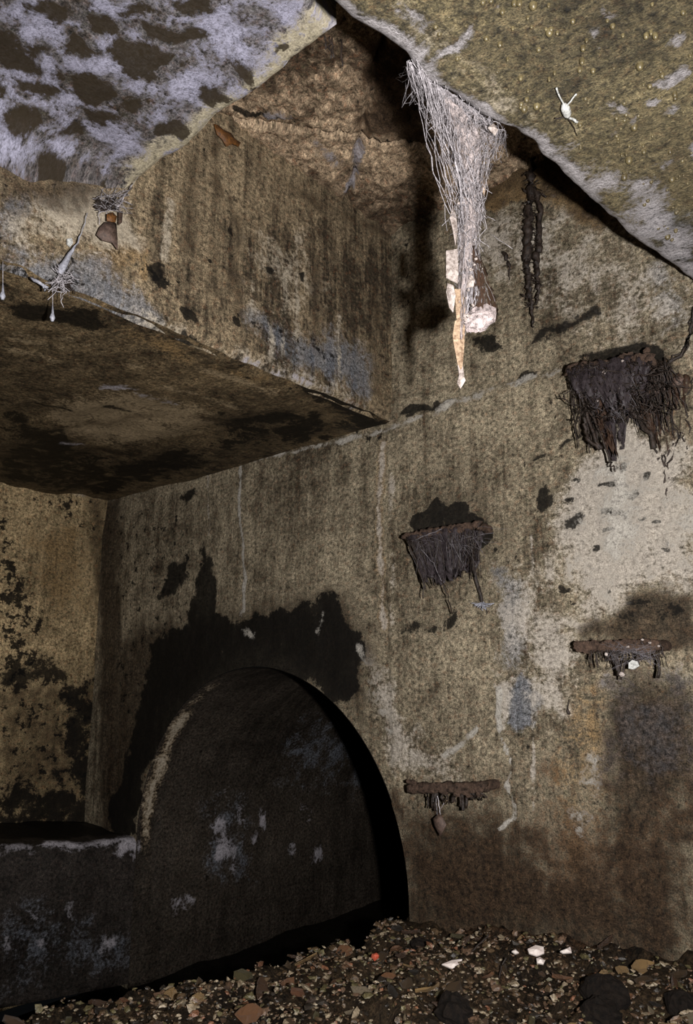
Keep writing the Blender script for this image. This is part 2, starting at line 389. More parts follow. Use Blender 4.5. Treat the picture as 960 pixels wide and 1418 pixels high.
# above the arc under the cover stones the render is rougher and browner
W.poly('ochre', [(548, 200), (850, 200), (835, 325), (790, 296), (740, 280), (700, 284), (640, 290), (600, 296), (548, 312)], .012, .9)
W.poly('damp', [(548, 200), (850, 200), (835, 325), (790, 296), (740, 280), (700, 284), (640, 290), (600, 296), (548, 312)], .015, .62)
W.poly('mottle', [(548, 320), (620, 320), (600, 420), (560, 600), (548, 600)], .06, .45)
W.poly('blue', [(900, 330), (960, 400), (950, 470), (890, 420)], .05, .6)
W.poly('damp', [(560, 620), (700, 600), (740, 700), (700, 900), (560, 860)], .2, .34)
W.build('wall_right', M['wr'])

# ---- lintel wall over the niche (faces +x)
uv, fc = grid(-.95, 1.51, ZS, 1.34, .0068)
p3 = np.stack([np.full(len(uv), XU), uv[:, 0], uv[:, 1]], 1)
dis = fbm(p3, 3, 3)*.012+fbm(p3, 28, 3)*.003
rnd = np.clip(1-(uv[:, 1]-ZS)/.022, 0, 1); chip = fbm(np.stack([uv[:, 0]*1., uv[:, 0]*0, uv[:, 0]*0], 1), 14, 3)
p3[:, 0] += dis-.02*rnd**2
p3[:, 2] += np.where(rnd > 0, rnd*.006*chip, 0)
U = Surf(uv, p3, fc, lambda a, b: onx(a, b, XU)[[1, 2]])
U.poly('mottle', [(186, 372), (232, 368), (242, 395), (240, 425), (222, 440), (205, 415)], .03, .95)
U.poly('dark', [(250, 424), (262, 418), (276, 435), (276, 446), (256, 440)], .012)
U.poly('dark', [(258, 462), (280, 462), (284, 478), (256, 474)], .012, .9)
U.poly('dark', [(208, 374), (230, 378), (236, 388), (214, 388)], .012, .95)
U.poly('dark', [(316, 436), (326, 436), (326, 446), (316, 446)], .01, .9)
U.poly('mottle', [(330, 430), (380, 420), (470, 450), (500, 500), (480, 540), (400, 500), (340, 470)], .06, .5)
U.poly('blue', [(340, 440), (380, 430), (410, 470), (470, 460), (520, 500), (510, 550), (400, 510)], .05, .85)
U.poly('blue', [(0, 360), (60, 350), (150, 370), (200, 420), (225, 450), (200, 465), (100, 430), (0, 395)], .04, .95)
U.poly('pale', [(20, 300), (60, 268), (130, 262), (180, 280), (190, 340), (150, 350), (90, 330), (40, 330)], .04, .85)
U.poly('ochre', [(110, 330), (190, 330), (200, 370), (150, 380)], .04, .8)
U.poly('mottle', [(0, 300), (60, 330), (120, 360), (100, 400), (0, 380)], .05, .75)
U.poly('mottle', [(0, 250), (100, 255), (160, 280), (60, 280), (0, 290)], .03, .6)
U.line('white', [(185, 452), (220, 463), (260, 480), (330, 500)], .008, .02, .6)
U.line('white', [(330, 500), (430, 528), (500, 562)], .006, .015, .65)
U.line('pale', [(180, 450), (330, 498), (480, 550)], .02, .04, .7)
for x0, y0, x1, y1 in [(300, 190, 296, 400), (268, 220, 262, 340), (330, 300, 328, 430), (520, 400, 522, 540), (440, 350, 438, 480)]:
    U.line('damp', [(x0, y0), (x1, y1)], .012, .03, .8)
for x0, y0, x1, y1 in [(232, 280, 230, 360), (395, 380, 392, 500), (350, 380, 352, 420), (413, 330, 411, 470), (470, 440, 468, 540), (376, 400, 374, 500)]:
    U.line('pale', [(x0, y0), (x1, y1)], .006, .015, .85)
U.poly('pale', [(330, 330), (430, 330), (450, 420), (350, 420)], .10, .5)
U.poly('damp', [(0, 440), (0, 380), (50, 384), (140, 424), (205, 462), (150, 460)], .02, .5)
for cx, cy in [(285, 214), (372, 376), (420, 380), (316, 322), (290, 362)]: U.spot('dark', (cx, cy), 5, 4, .006)
U.poly('damp', [(320, 190), (400, 250), (480, 290), (548, 318), (548, 340), (470, 305), (390, 258), (300, 190)], .03, .6)
U.poly('damp', [(-10, 225), (60, 245), (130, 258), (165, 275), (110, 290), (-10, 300)], .03, .85)
U.poly('blue', [(-10, 250), (60, 260), (70, 300), (-10, 330)], .03, .8)
U.build('wall_left', M['u'])

# ---- niche soffit
uv, fc = grid(-2.6, XU-.004, -.95, 1.51, .009)
p3 = np.stack([uv[:, 0], uv[:, 1], np.full(len(uv), ZS)], 1)
ed = np.clip(1-(XU-uv[:, 0])/.02, 0, 1)
p3[:, 2] += fbm(p3*np.array([1, 2.2, 1]), 4, 4)*.02+.004*ed
SO = Surf(uv, p3, fc, lambda a, b: onz(a, b, ZS)[[0, 1]])
SO.poly('pale', [(60, 560), (180, 540), (290, 570), (280, 600), (160, 620), (90, 600)], .05, .75)
SO.line('white', [(145, 536), (190, 541)], .012, .02, .75); SO.line('white', [(200, 548), (240, 560)], .010, .03, .6)
SO.line('white', [(90, 614), (115, 616)], .008, .02, .8)
SO.line('pale', [(0, 480), (90, 505)], .006, .02, .8); SO.line('pale', [(25, 460), (120, 475)], .005, .02, .7)
SO.line('pale', [(370, 555), (395, 568)], .004, .012, .8)
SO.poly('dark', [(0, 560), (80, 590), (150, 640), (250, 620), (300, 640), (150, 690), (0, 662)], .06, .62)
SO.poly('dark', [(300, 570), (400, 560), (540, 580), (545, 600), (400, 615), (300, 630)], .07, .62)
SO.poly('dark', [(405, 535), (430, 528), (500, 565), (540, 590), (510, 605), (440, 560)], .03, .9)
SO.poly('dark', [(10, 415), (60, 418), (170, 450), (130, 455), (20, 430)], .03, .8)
SO.line('dark', [(50, 563), (95, 566)], .008, .01, .9); SO.line('dark', [(145, 562), (200, 578)], .010, .02, .8)
SO.poly('ochre', [(130, 430), (220, 460), (400, 530), (300, 520), (180, 480)], .06, .5)
for a, b, c_, d_, w_ in [(20, 470, 190, 508, .006), (280, 508, 380, 540, .012), (60, 540, 140, 556, .008), (180, 600, 300, 596, .010), (0, 600, 60, 612, .006), (230, 535, 330, 560, .006)]: SO.line('pale', [(a, b), (c_, d_)], w_, .025, .75)
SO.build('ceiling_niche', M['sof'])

# ---- niche back wall
uv, fc = grid(-.95, 1.51, -1.0, .72, .0095)
p3 = np.stack([np.full(len(uv), XB), uv[:, 0], uv[:, 1]], 1); p3[:, 0] += fbm(p3, 4, 3)*.02+fbm(p3, 30, 2)*.004
NI = Surf(uv, p3, fc, lambda a, b: onx(a, b, XB)[[1, 2]])
NI.poly('mottle', [(-10, 690), (15, 700), (30, 780), (50, 830), (60, 920), (-10, 950)], .05, .98)
NI.poly('mottle', [(0, 665), (150, 690), (150, 740), (90, 725), (40, 700)], .05, .8)
NI.poly('damp', [(120, 690), (150, 690), (150, 1160), (130, 1160), (140, 900)], .06, .9)  # back-wall side of that corner: shade painted into the colour, some stain
NI.poly('dark', [(-10, 920), (60, 915), (110, 935), (140, 970), (150, 1165), (100, 1160), (90, 1020), (75, 950), (-10, 955)], .06, .80)
NI.poly('dark', [(-10, 1085), (150, 1085), (150, 1165), (-10, 1165)], .10, .85)
NI.poly('damp', [(-10, 940), (150, 940), (150, 1165), (-10, 1165)], .05, .62)
NI.poly('mottle', [(60, 870), (90, 865), (85, 905), (65, 905)], .03, .8)
NI.poly('mottle', [(-10, 960), (150, 960), (150, 1100), (-10, 1100)], .05, .62)
NI.line('pale', [(0, 664), (60, 672), (140, 690)], .006, .012, .8)
NI.poly('ochre', [(40, 740), (120, 720), (130, 850), (60, 850)], .06, .6)
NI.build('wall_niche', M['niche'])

# ---- channel wall below the niche (face, rounded nose, bench top)
zl = lambda y: ZSP+.012+.05*np.clip((1.5-y)/.45, 0, 1)
ys = np.arange(-.95, 1.505, .009)
prof = [(0, -1.0)]
vv = list(np.arange(-.42, -.012, .009))+[-.006, 0, .006, .012]+list(np.arange(.02, .34, .012))
uvl, pl = [], []
for y in ys:
    t = zl(y)
    for v in vv:
        if v <= -.02: x, z = XL, t+v
        elif v < .012: a = (v+.02)/.032*math.pi/2; x, z = XL-.014*(1-math.cos(a)), t-.02+.016*math.sin(a)
        else: x, z = XL-.014-(v-.012), t-.004+(v)*.06
        uvl.append((y, ZSP+v)); pl.append((x, y, z))
uv = np.array(uvl); p3 = np.array(pl); n_ = fbm(p3, 5, 4)*np.clip((1.5-uv[:, 0])/.15, 0, 1); p3[:, 0] += n_*.016; p3[:, 2] += fbm(p3+9, 9, 3)*.018*(uv[:, 1] > ZSP-.06)
CW = Surf(uv, p3, gridf(len(ys), len(vv)), lambda a, b: (lambda q: (q[1], ZSP+(q[2]-zl(q[1]))))(onx(a, b, XL)))
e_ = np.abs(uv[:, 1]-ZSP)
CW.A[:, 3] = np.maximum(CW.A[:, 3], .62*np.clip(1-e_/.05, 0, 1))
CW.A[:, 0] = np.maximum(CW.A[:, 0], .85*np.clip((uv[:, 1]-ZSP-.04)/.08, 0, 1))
CW.poly('white', [(172, 1158), (196, 1140), (200, 1170), (185, 1185), (160, 1175)], .03, .85)
CW.poly('blue', [(0, 1260), (60, 1245), (180, 1300), (200, 1330), (0, 1370)], .08, .5)
for q in [(20, 1305), (68, 1303), (150, 1308), (50, 1272), (90, 1265)]: CW.spot('white', q, 9, 10, .03, .62)
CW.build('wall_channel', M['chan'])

# ---- barrel vault of the culvert beyond the arch, with its right jamb
L1 = 4.2
al = [('L', z) for z in np.arange(-1.0, ZSP-.001, .02)]+[('A', a) for a in np.linspace(math.pi, 0, 130)]+[('R', z) for z in np.arange(ZSP-.02, -1.01, -.02)]
ys = np.r_[np.arange(YW-.004, 3.0, .012), np.arange(3.0, L1, .05)]
uvl, pl = [], []
Rv = RA-.0015
for y in ys:
    for k, a in al:
        if k == 'L': x, z, v = XC-Rv, a, a
        elif k == 'A': x, z, v = XC+Rv*math.cos(a), ZSP+Rv*math.sin(a), ZSP+Rv*(math.pi-a)
        else: x, z, v = XC+Rv, a, ZSP+Rv*math.pi+(ZSP-a)
        uvl.append((y, v)); pl.append((x, y, z))
uv = np.array(uvl); p3 = np.array(pl)
n_ = (fbm(p3, 6, 3)*.012+fbm(p3*np.array([.6, 4, .6]), 8, 2)*.006)*np.clip((uv[:, 0]-YW)/.05, 0, 1)
cen_ = np.stack([np.full(len(p3), XC), p3[:, 1], np.minimum(p3[:, 2], ZSP)], 1); dd = cen_-p3; dd /= np.linalg.norm(dd, axis=1)[:, None]
p3 += dd*n_[:, None]
def tun_uv(a, b):
    d = ray(a, b); best = None
    q = onx(a, b, XC-Rv)
    if q[2] <= ZSP: return (q[1], q[2])
    A_ = d[0]**2+d[2]**2; B_ = -2*(d[0]*XC+d[2]*ZSP); C_ = XC**2+ZSP**2-Rv**2
    t = (-B_+math.sqrt(max(B_*B_-4*A_*C_, 0)))/(2*A_); q = d*t
    return (q[1], ZSP+Rv*(math.pi-math.atan2(q[2]-ZSP, q[0]-XC)))
T = Surf(uv, p3, gridf(len(ys), len(al)), tun_uv)
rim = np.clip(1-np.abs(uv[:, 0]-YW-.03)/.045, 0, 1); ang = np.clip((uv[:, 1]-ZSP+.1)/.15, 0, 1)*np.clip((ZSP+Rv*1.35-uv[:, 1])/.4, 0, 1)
T.B[:, 0] = rim*ang*1.0; T.A[:, 2] = np.maximum(T.A[:, 2], rim*ang*.85)  # pale mortar rim, with the lit left intrados painted into its colour
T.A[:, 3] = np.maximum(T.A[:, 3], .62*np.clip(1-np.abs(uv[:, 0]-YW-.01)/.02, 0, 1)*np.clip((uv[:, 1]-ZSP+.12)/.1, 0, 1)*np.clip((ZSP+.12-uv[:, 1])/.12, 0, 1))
for (x, y, a, b, k) in [(310, 1165, 10, 26, .85), (300, 1140, 8, 22, .62), (322, 1185, 6, 25, .7), (348, 1167, 4, 8, .95), (332, 1130, 5, 18, .58), (365, 1140, 4, 22, .5), (406, 1175, 4, 8, .8), (440, 1180, 6, 12, .62), (422, 1178, 5, 6, .55), (250, 1252, 16, 8, .62), (312, 1100, 3, 18, .55), (425, 1130, 10, 16, .4)]:
    T.spot('white', (x, y), a, b, .03, k)
T.poly('blue', [(280, 1100), (340, 1100), (350, 1220), (290, 1220)], .08, .5); T.poly('blue', [(410, 1000), (500, 1010), (500, 1080), (400, 1070)], .2, .6)
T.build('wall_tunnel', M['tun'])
uv, fc = grid(XL-.05, XR+.05, -1.05, .1, .05); p3 = np.stack([uv[:, 0], np.full(len(uv), L1-.02), uv[:, 1]], 1)
Surf(uv, p3, fc, None).build('wall_tunnel_end', M['tun'])

# ---- channel bed
uv, fc = grid(XL-.08, -.9, -.95, L1, .03); p3 = np.stack([uv[:, 0], uv[:, 1], np.full(len(uv), ZCH)], 1); p3[:, 2] += fbm(p3, 5, 4)*.03
Surf(uv, p3, fc, None).build('floor_channel', M['mud'])

# ---- left ceiling slab with cove down to the lintel wall, edges at y=.685 and x=-.617
XE, YE = -.617, .684
xs = np.r_[np.linspace(XU-.01, XE, 82)]; ysl = np.r_[np.linspace(-.95, .0, 40)[:-1], np.linspace(0, YE, 104)]
U_, V_ = np.meshgrid(xs, ysl, indexing='ij'); uv = np.stack([U_.ravel(), V_.ravel()], 1)
p3 = np.stack([uv[:, 0], uv[:, 1], np.full(len(uv), ZL)], 1)
cr = .13*np.clip((.70-uv[:, 1])/.22, 0.02, 1); tt = np.clip(1-(uv[:, 0]-XU)/cr, 0, 1)
p3[:, 2] -= cr*(1-np.sqrt(np.clip(1-tt**2, 0, 1)))*.95
edge_y = np.clip(1-(YE-uv[:, 1])/.012, 0, 1); edge_x = np.clip(1-(XE-uv[:, 0])/.012, 0, 1)
jag = fbm(np.stack([uv[:, 0], uv[:, 1]*0, uv[:, 0]*0+3], 1), 18, 3); jag2 = fbm(np.stack([uv[:, 1], uv[:, 1]*0, uv[:, 0]*0+8], 1), 18, 3)
near = np.clip((uv[:, 1]-.5)/(YE-.5), 0, 1); p3[:, 1] += near*jag*.012
nearx = np.clip((uv[:, 0]+.8)/(XE+.8), 0, 1); p3[:, 0] += nearx*jag2*.012
p3[:, 2] += fbm(p3, 9, 4)*.008+.012*np.maximum(edge_y, edge_x)**2
CLf = gridf(len(xs), len(ysl)); CLf = CLf[:, ::-1]
# add the slab sides
nx, ny = len(xs), len(ysl); base = len(p3)
side_y = [i*ny+ny-1 for i in range(nx)]; side_x = [(nx-1)*ny+j for j in range(ny)]
extra, euv, ef = [], [], []
for side, push in ((side_y, (0, -.004)), (side_x, (-.004, 0))):
    b0 = base+len(extra)
    for k in side: extra.append((p3[k, 0]+push[0], p3[k, 1]+push[1], ZL+.13)); euv.append((uv[k, 0]+.1, uv[k, 1]+.13))
    for i in range(len(side)-1): ef.append([side[i], side[i+1], b0+i+1, b0+i])
p3 = np.vstack([p3, extra]); uv = np.vstack([uv, euv])
CL = Surf(uv, p3, CLf.tolist()+ef, lambda a, b: onz(a, b, ZL)[[0, 1]])
k3 = lambda L: [(a/3, b/3) for a, b in L]
for L in [[(90, 0), (330, 10), (350, 50), (250, 110), (180, 60), (100, 40)], [(0, 110), (60, 140), (150, 240), (150, 280), (80, 290), (0, 250)], [(80, 165), (150, 165), (210, 200), (140, 220)],
          [(280, 130), (370, 180), (430, 220), (350, 250), (250, 230)], [(370, 90), (430, 70), (500, 110), (545, 160), (470, 180), (380, 140)], [(520, 50), (620, 25), (700, 40), (600, 90), (530, 85)],
          [(610, 130), (700, 110), (820, 120), (830, 165), (700, 190), (620, 175)], [(440, 220), (480, 180), (640, 200), (700, 250), (620, 310), (540, 350), (480, 310)], [(170, 250), (230, 260), (280, 330), (200, 300)],
          [(280, 280), (400, 320), (470, 350), (500, 420), (400, 440), (310, 390)], [(80, 320), (180, 305), (275, 350), (250, 390), (130, 370)], [(30, 400), (120, 390), (190, 430), (195, 480), (110, 480)],
          [(0, 290), (50, 310), (55, 350), (0, 360)], [(0, 460), (60, 490), (100, 540), (60, 580), (0, 560)], [(170, 550), (230, 565), (325, 610), (260, 635), (180, 600)], [(240, 475), (320, 490), (345, 545), (240, 530)],
          [(490, 390), (590, 395), (600, 460), (510, 480)], [(700, 280), (770, 265), (765, 300)], [(820, 330), (900, 350), (960, 390), (960, 430), (880, 410), (830, 360)], [(720, 0), (880, 0), (910, 40), (800, 60), (730, 30)],
          [(640, 520), (740, 495), (800, 540), (760, 560), (650, 575)], [(560, 320), (640, 310), (660, 350), (600, 370)],
          [(960, 250), (1060, 285), (1060, 350), (980, 320)], [(820, 330), (930, 390), (900, 450), (830, 400)], [(720, 0), (900, 10), (900, 60), (750, 55)], [(1000, 190), (1080, 180), (1060, 215)], [(1150, 190), (1230, 190), (1230, 220), (1160, 225)],
          [(330, 450), (420, 460), (520, 500), (430, 520), (350, 490)]]:
    CL.poly('dark', k3(L), .010, 1)
CL.poly('damp', k3([(0, 580), (150, 630), (320, 660), (480, 740), (560, 800), (480, 870), (0, 870)]), .035, .95)
CL.poly('damp', k3([(200, 580), (480, 640), (500, 760), (330, 720)]), .05, .6)
CL.poly('mottle', k3([(0, 560), (480, 640), (540, 780), (400, 900), (0, 900)]), .04, .6)
CL.poly('mottle', k3([(560, 0), (1200, 0), (1250, 150), (1000, 300), (800, 420), (560, 600), (450, 480)]), .04, .58)
CL.line('pale', [(180, 255), (240, 212), (300, 168), (370, 118), (430, 75), (470, 42)], .03, .02, 1)
CL.line('white', [(185, 250), (300, 165), (400, 95), (465, 45)], .010, .012, .45)
CL.poly('pale', [(380, 40), (450, 10), (470, 45), (420, 80), (360, 110)], .02, 1)
CL.poly('pale', k3([(540, 640), (700, 560), (880, 480), (760, 600), (600, 720), (470, 760)]), .02, .95)
for a, b, c_, d_ in [(0, 10, 90, 60), (0, 40, 70, 80), (50, 75, 85, 45), (60, 75, 190, 125), (130, 100, 150, 125), (0, 140, 60, 125), (30, 130, 110, 140), (20, 150, 120, 205), (110, 190, 125, 195), (180, 130, 270, 70), (215, 165, 260, 130), (130, 30, 160, 60), (230, 20, 330, 40), (150, 230, 180, 190)]:
    CL.line('white', [(a, b), (c_, d_)], .009, .016, .85)
CL.line('dark', [(208, 180), (215, 175)], .001, .004); CL.line('dark', [(322, 92), (326, 75)], .001, .004); CL.line('dark', [(372, 60), (372, 75)], .001, .004)
CL.poly('white', [(-20, -20), (480, -20), (450, 40), (300, 150), (180, 245), (120, 205), (-20, 185)], .05, .57)
_q = np.stack([uv[:, 0], uv[:, 1], uv[:, 0]*0+6], 1); _o = np.clip((.36-uv[:, 1])/.08, 0, 1)      # the crust goes on towards the back of the chamber
CL.A[:, 0] = np.maximum(CL.A[:, 0], _o*np.clip(.5+(fbm(_q, 14, 3)-.12)*5, 0, 1)); CL.A[:, 3] = np.maximum(CL.A[:, 3], _o*.57)
CL.A[:, 3] *= 1-.8*CL.A[:, 0]
CL.build('ceiling', M['cl'])

# ---- right ceiling slab, broken edge, chamfered rim
edge_px = [(395, -60), (440, 0), (470, 22), (500, 46), (540, 68), (562, 82), (578, 112), (600, 128), (640, 150), (690, 183), (712, 186), (735, 204), (760, 232), (790, 262), (830, 291), (870, 331), (920, 366), (960, 396)]
EP = np.array([onz(a, b, ZR)[:2] for a, b in edge_px]); EP = np.vstack([[EP[0, 0]-.01, -.95], EP, [EP[-1, 0]+.008, 1.53]])
tys = np.r_[np.linspace(-.95, .25, 40)[:-1], np.linspace(.25, 1.53, 190)]
exs = np.interp(tys, EP[:, 1], EP[:, 0])+fbm(np.stack([tys, tys*0, tys*0], 1), 30, 3)*.006
soff = [(-.006, .14), (-.003, .05), (0, .018), (.004, .010), (.012, .004), (.022, 0)]+[(s_, 0) for s_ in np.linspace(.03, .62, 90)]+[(s_, 0) for s_ in np.linspace(.66, 1.45, 24)]
uvl, pl = [], []
for ty, ex in zip(tys, exs):
    for k, (s_, dz) in enumerate(soff): uvl.append((ex+s_-(dz if k < 2 else 0), ty)); pl.append((ex+s_, ty, ZR+dz))
uv = np.array(uvl); p3 = np.array(pl)
low = np.array([dz < .001 for _ in tys for (_s, dz) in soff])
p3[:, 2] += np.where(low, fbm(p3, 14, 4)*.008+.004*np.clip(vnoise(p3*90), 0, 1), 0)
CRs = Surf(uv, p3, gridf(len(tys), len(soff))[:, ::-1], lambda a, b: onz(a, b, ZR)[[0, 1]])
sarr = np.tile(np.array([s_ for s_, _ in soff]), len(tys)); wv_ = .028+.028*fbm(np.stack([uv[:, 1], uv[:, 1]*0, uv[:, 1]*0+4], 1), 9, 3)
CRs.A[:, 3] = np.maximum(CRs.A[:, 3], np.clip(.5+(wv_-sarr)/.03, 0, 1))
CRs.poly('white', [(860, 290), (880, 245), (915, 262), (935, 300), (965, 310), (965, 400), (940, 380), (890, 330)], .03, .72)
CRs.poly('white', [(720, 180), (800, 195), (870, 240), (880, 270), (820, 260), (760, 225)], .03, .60)
CRs.poly('blue', [(880, 280), (965, 300), (965, 400), (900, 340)], .03, .8)
for L, k in [([(596, 82), (625, 70), (662, 34), (668, 40), (640, 72), (600, 92)], .9), ([(812, 48), (830, 44), (860, 60), (858, 66), (825, 58)], .9), ([(905, 118), (940, 102), (960, 95), (965, 108), (920, 122)], .95), ([(838, 130), (848, 135), (865, 160), (858, 164), (842, 145)], .8),
             ([(835, 188), (850, 177), (858, 180), (845, 190)], 1), ([(900, 142), (915, 140), (912, 150), (902, 150)], .95), ([(872, 166), (882, 165), (882, 175)], 1), ([(925, 150), (950, 145), (955, 165), (930, 165)], .65), ([(950, 205), (965, 200), (965, 225)], .9), ([(840, 12), (870, 20), (850, 26)], .6),
             ([(560, 10), (600, 20), (580, 60), (520, 20), (505, 12)], .55), ([(915, 50), (940, 48), (945, 60), (920, 62)], .7), ([(655, 0), (690, 10), (660, 18)], .5), ([(905, 228), (925, 226), (920, 236)], .8)]:
    CRs.poly('white', L, .009, k)
CRs.poly('pale', [(480, 0), (560, 0), (600, 60), (700, 120), (800, 190), (740, 190), (600, 100)], .07, .55)
CRs.poly('damp', [(760, 0), (960, 0), (960, 80), (800, 70)], .12, .5); CRs.poly('damp', [(640, 60), (760, 60), (800, 140), (700, 120)], .08, .5); CRs.poly('damp', [(860, 170), (960, 180), (960, 280), (880, 240)], .08, .6)
CR = CRs.build('ceiling_right', M['cr'])
# mineral drips on its underside, far too many to pick out
V, Fc = [], []
for k in range(2100):
    x = RNG.uniform(-.46, .6); y = RNG.uniform(-.2, 1.4)
    if x < np.interp(y, tys, exs)+.05: continue
    r_ = RNG.choice([.002, .0032, .005], p=[.5, .4, .1]); b = len(V)
    for i, (rr, zz) in enumerate([(1.1, 0.004), (.95, -.45*r_), (.55, -1.0*r_)]):
        for j in range(7): g = 2*math.pi*j/7; V.append((x+rr*r_*math.cos(g), y+rr*r_*math.sin(g), ZR+zz))
    V.append((x, y, ZR-1.25*r_))
    for i in range(2):
        for j in range(7): Fc.append([b+i*7+j, b+i*7+(j+1) % 7, b+(i+1)*7+(j+1) % 7, b+(i+1)*7+j])
    for j in range(7): Fc.append([b+14+j, b+14+(j+1) % 7, b+21])
M['nod'] = simple('mineral_drip', (56, 47, 29), (108, 97, 68), 60, .4, .2, .5)
link('mineral_drips', V, Fc, M['nod'], CR, kind='stuff')

# ---- rough cover stones high over the hole, four slabs with open joints
J = np.array([-.963, 1.147]); ua = np.array([.61, .79]); ub = np.array([-.755, .656])
uv, fc = grid(-1.22, .2, .2, 1.56, .0065)
rel = uv-J
wig = fbm(np.stack([uv[:, 0], uv[:, 1], uv[:, 0]*0], 1), 12, 3)*.022
da = rel@np.array([-.79, .61])+wig; db = rel@np.array([.656, .755])+wig     # sides of the two joints
gap = np.minimum(np.abs(da), np.abs(db))
p3 = np.stack([uv[:, 0], uv[:, 1], np.full(len(uv), ZC)], 1)
p3[:, 2] += fbm(p3, 12, 4)*.016+fbm(p3, 60, 3, .7)*.014+.022*np.exp(-(gap/.006)**2)
par = bpy.data.objects.new('ceiling_cover', None); COL.objects.link(par); par.location = (-.5, .9, ZC); tag(par, kind='structure')
piece = (da > 0)*2+(db > 0)*1
cellp = piece[fc[:, 0]]
lift = {3: 0, 2: 0, 0: 0, 1: 0}
for k in (0, 1, 2, 3):
    f_ = fc[cellp == k]; us_ = np.unique(f_); rm = -np.ones(len(uv), int); rm[us_] = np.arange(len(us_))
    q3 = p3[us_].copy(); q3[:, 2] += lift[k]
    s_ = Surf(uv[us_], q3-np.array([-.5, .9, ZC]), rm[f_][:, ::-1], lambda a, b: onz(a, b, ZC)[[0, 1]])
    s_.line('white', [(497, 195), (490, 240), (482, 275)], .007, .012, .85)
    s_.line('white', [(370, 158), (410, 168)], .010, .016, .7); s_.line('dark', [(325, 152), (420, 172), (500, 190), (600, 197)], .003, .006, 1.2); s_.line('dark', [(486, 250), (481, 290)], .004, .006, .9); s_.line('rust', [(500, 190), (503, 130), (508, 70)], .006, .01, .9)
    s_.line('white', [(440, 200), (475, 228)], .012, .025, .58)
    s_.poly('damp', [(340, 230), (380, 210), (480, 270), (548, 300), (548, 330), (400, 260)], .04, .7)
    s_.poly('rust', [(505, 60), (605, 60), (605, 195), (500, 190)], .03, .9); s_.poly('damp', [(505, 60), (605, 60), (605, 195), (500, 190)], .03, .62)
    s_.build('cover_stone', M['cov'], par, kind=None)

# ---- rubble floor: soil bed
EDG = lambda y: -1.19-.11*np.clip((1.1-y)/.5, 0, 1)+.05*np.clip((y-1.1)/.4, 0, 1)
uv, fc = grid(-1.5, 1.0, -.95, 1.52, .0095)
p3 = np.stack([uv[:, 0], uv[:, 1], np.full(len(uv), 0.)], 1)
def ground(x, y):
    P = np.stack([x, y, x*0], 1)
    h = ZF+fbm(P, 2.5, 3)*.05+fbm(P, 20, 4, .6)*.034+.035*np.clip((x+1.0)/.5, 0, 1)*np.clip((y-1.2)/.3, 0, 1)-.012
    e = x-EDG(y)-fbm(P+5, 9, 3)*.05
    return h-np.where(e < 0, np.minimum(-e*3.2, .5), 0)
p3[:, 2] = ground(uv[:, 0], uv[:, 1])
Gs = Surf(uv, p3, fc, lambda a, b: onz(a, b, ZF)[[0, 1]])
Gs.poly('rust', [(600, 1280), (960, 1290), (960, 1340), (700, 1340)], .1, .6)
FLO = Gs.build('floor', M['soil'])
GX = np.arange(-1.5, .7, .004); GY = np.arange(-.4, 1.55, .004)
_a, _b = np.meshgrid(GX, GY, indexing='ij'); GH = ground(_a.ravel(), _b.ravel()).reshape(_a.shape)
def gz(x, y): return float(GH[min(len(GX)-1, max(0, int(round((x+1.5)/.004)))), min(len(GY)-1, max(0, int(round((y+.4)/.004))))])

# ---- rest of the chamber, behind the photographer
def flat(name, ax, at_, u0, u1, v0, v1, mat):
    uv, fc = grid(u0, u1, v0, v1, .05)
    p = np.insert(uv, ax, at_, axis=1)
    n_ = fbm(p, 3, 3)*.015; p[:, ax] += n_
    return Surf(uv, p, fc, None).build(name, mat)
flat('wall_back', 1, -.93, -2.6, 1.0, -1.0, 1.34, M['plain'])
flat('wall_far_right', 0, .96, -.95, 1.52, -1.0, 1.34, M['plain'])

# ================================================================== THINGS
M['rust'] = simple('rusted_iron', (20, 15, 13), (92, 73, 61), 90, .8, 1., .2)
M['root'] = simple('dark_root', (12, 9, 8), (58, 46, 39), 120, .5, .6, .4)
M['rootmat'] = gauzy('root_mat', (6, 5, 6), (70, 62, 64), 110, .41, (1, 1, .3), .5)
M['rootbrown'] = gauzy('root_mat_brown', (16, 12, 9), (78, 58, 46), 70, .42, (1, 1, .3), .6)
M['gauze'] = gauzy('cobweb_gauze', (74, 62, 58), (192, 180, 178), 150, .44, (1, 1, .3))
M['gauze2'] = gauzy('cobweb_gauze_thin', (64, 55, 52), (176, 168, 170), 210, .5, (1, 1, .3))
M['thread'] = simple('cobweb_thread', (76, 70, 70), (196, 190, 194), 160, .6, 0)
M['threadd'] = simple('dim_thread', (40, 36, 36), (132, 126, 130), 160, .6, 0)
M['flakew'] = simple('pale_flake', (84, 72, 64), (186, 174, 168), 140, .7, .4)
M['flakeo'] = simple('orange_bark', (92, 66, 46), (180, 156, 130), 200, .7, .5)
M['leafb'] = simple('brown_leaf', (40, 30, 25), (108, 88, 78), 140, .6, .4)
M['leafo'] = simple('orange_leaf', (36, 22, 12), (128, 82, 36), 200, .6, .3)
M['fluff'] = simple('grey_fluff', (90, 90, 98), (176, 176, 186), 200, .9, 0)
M['egg'] = simple('white_mould', (120, 120, 116), (226, 226, 222), 260, .8, .6)

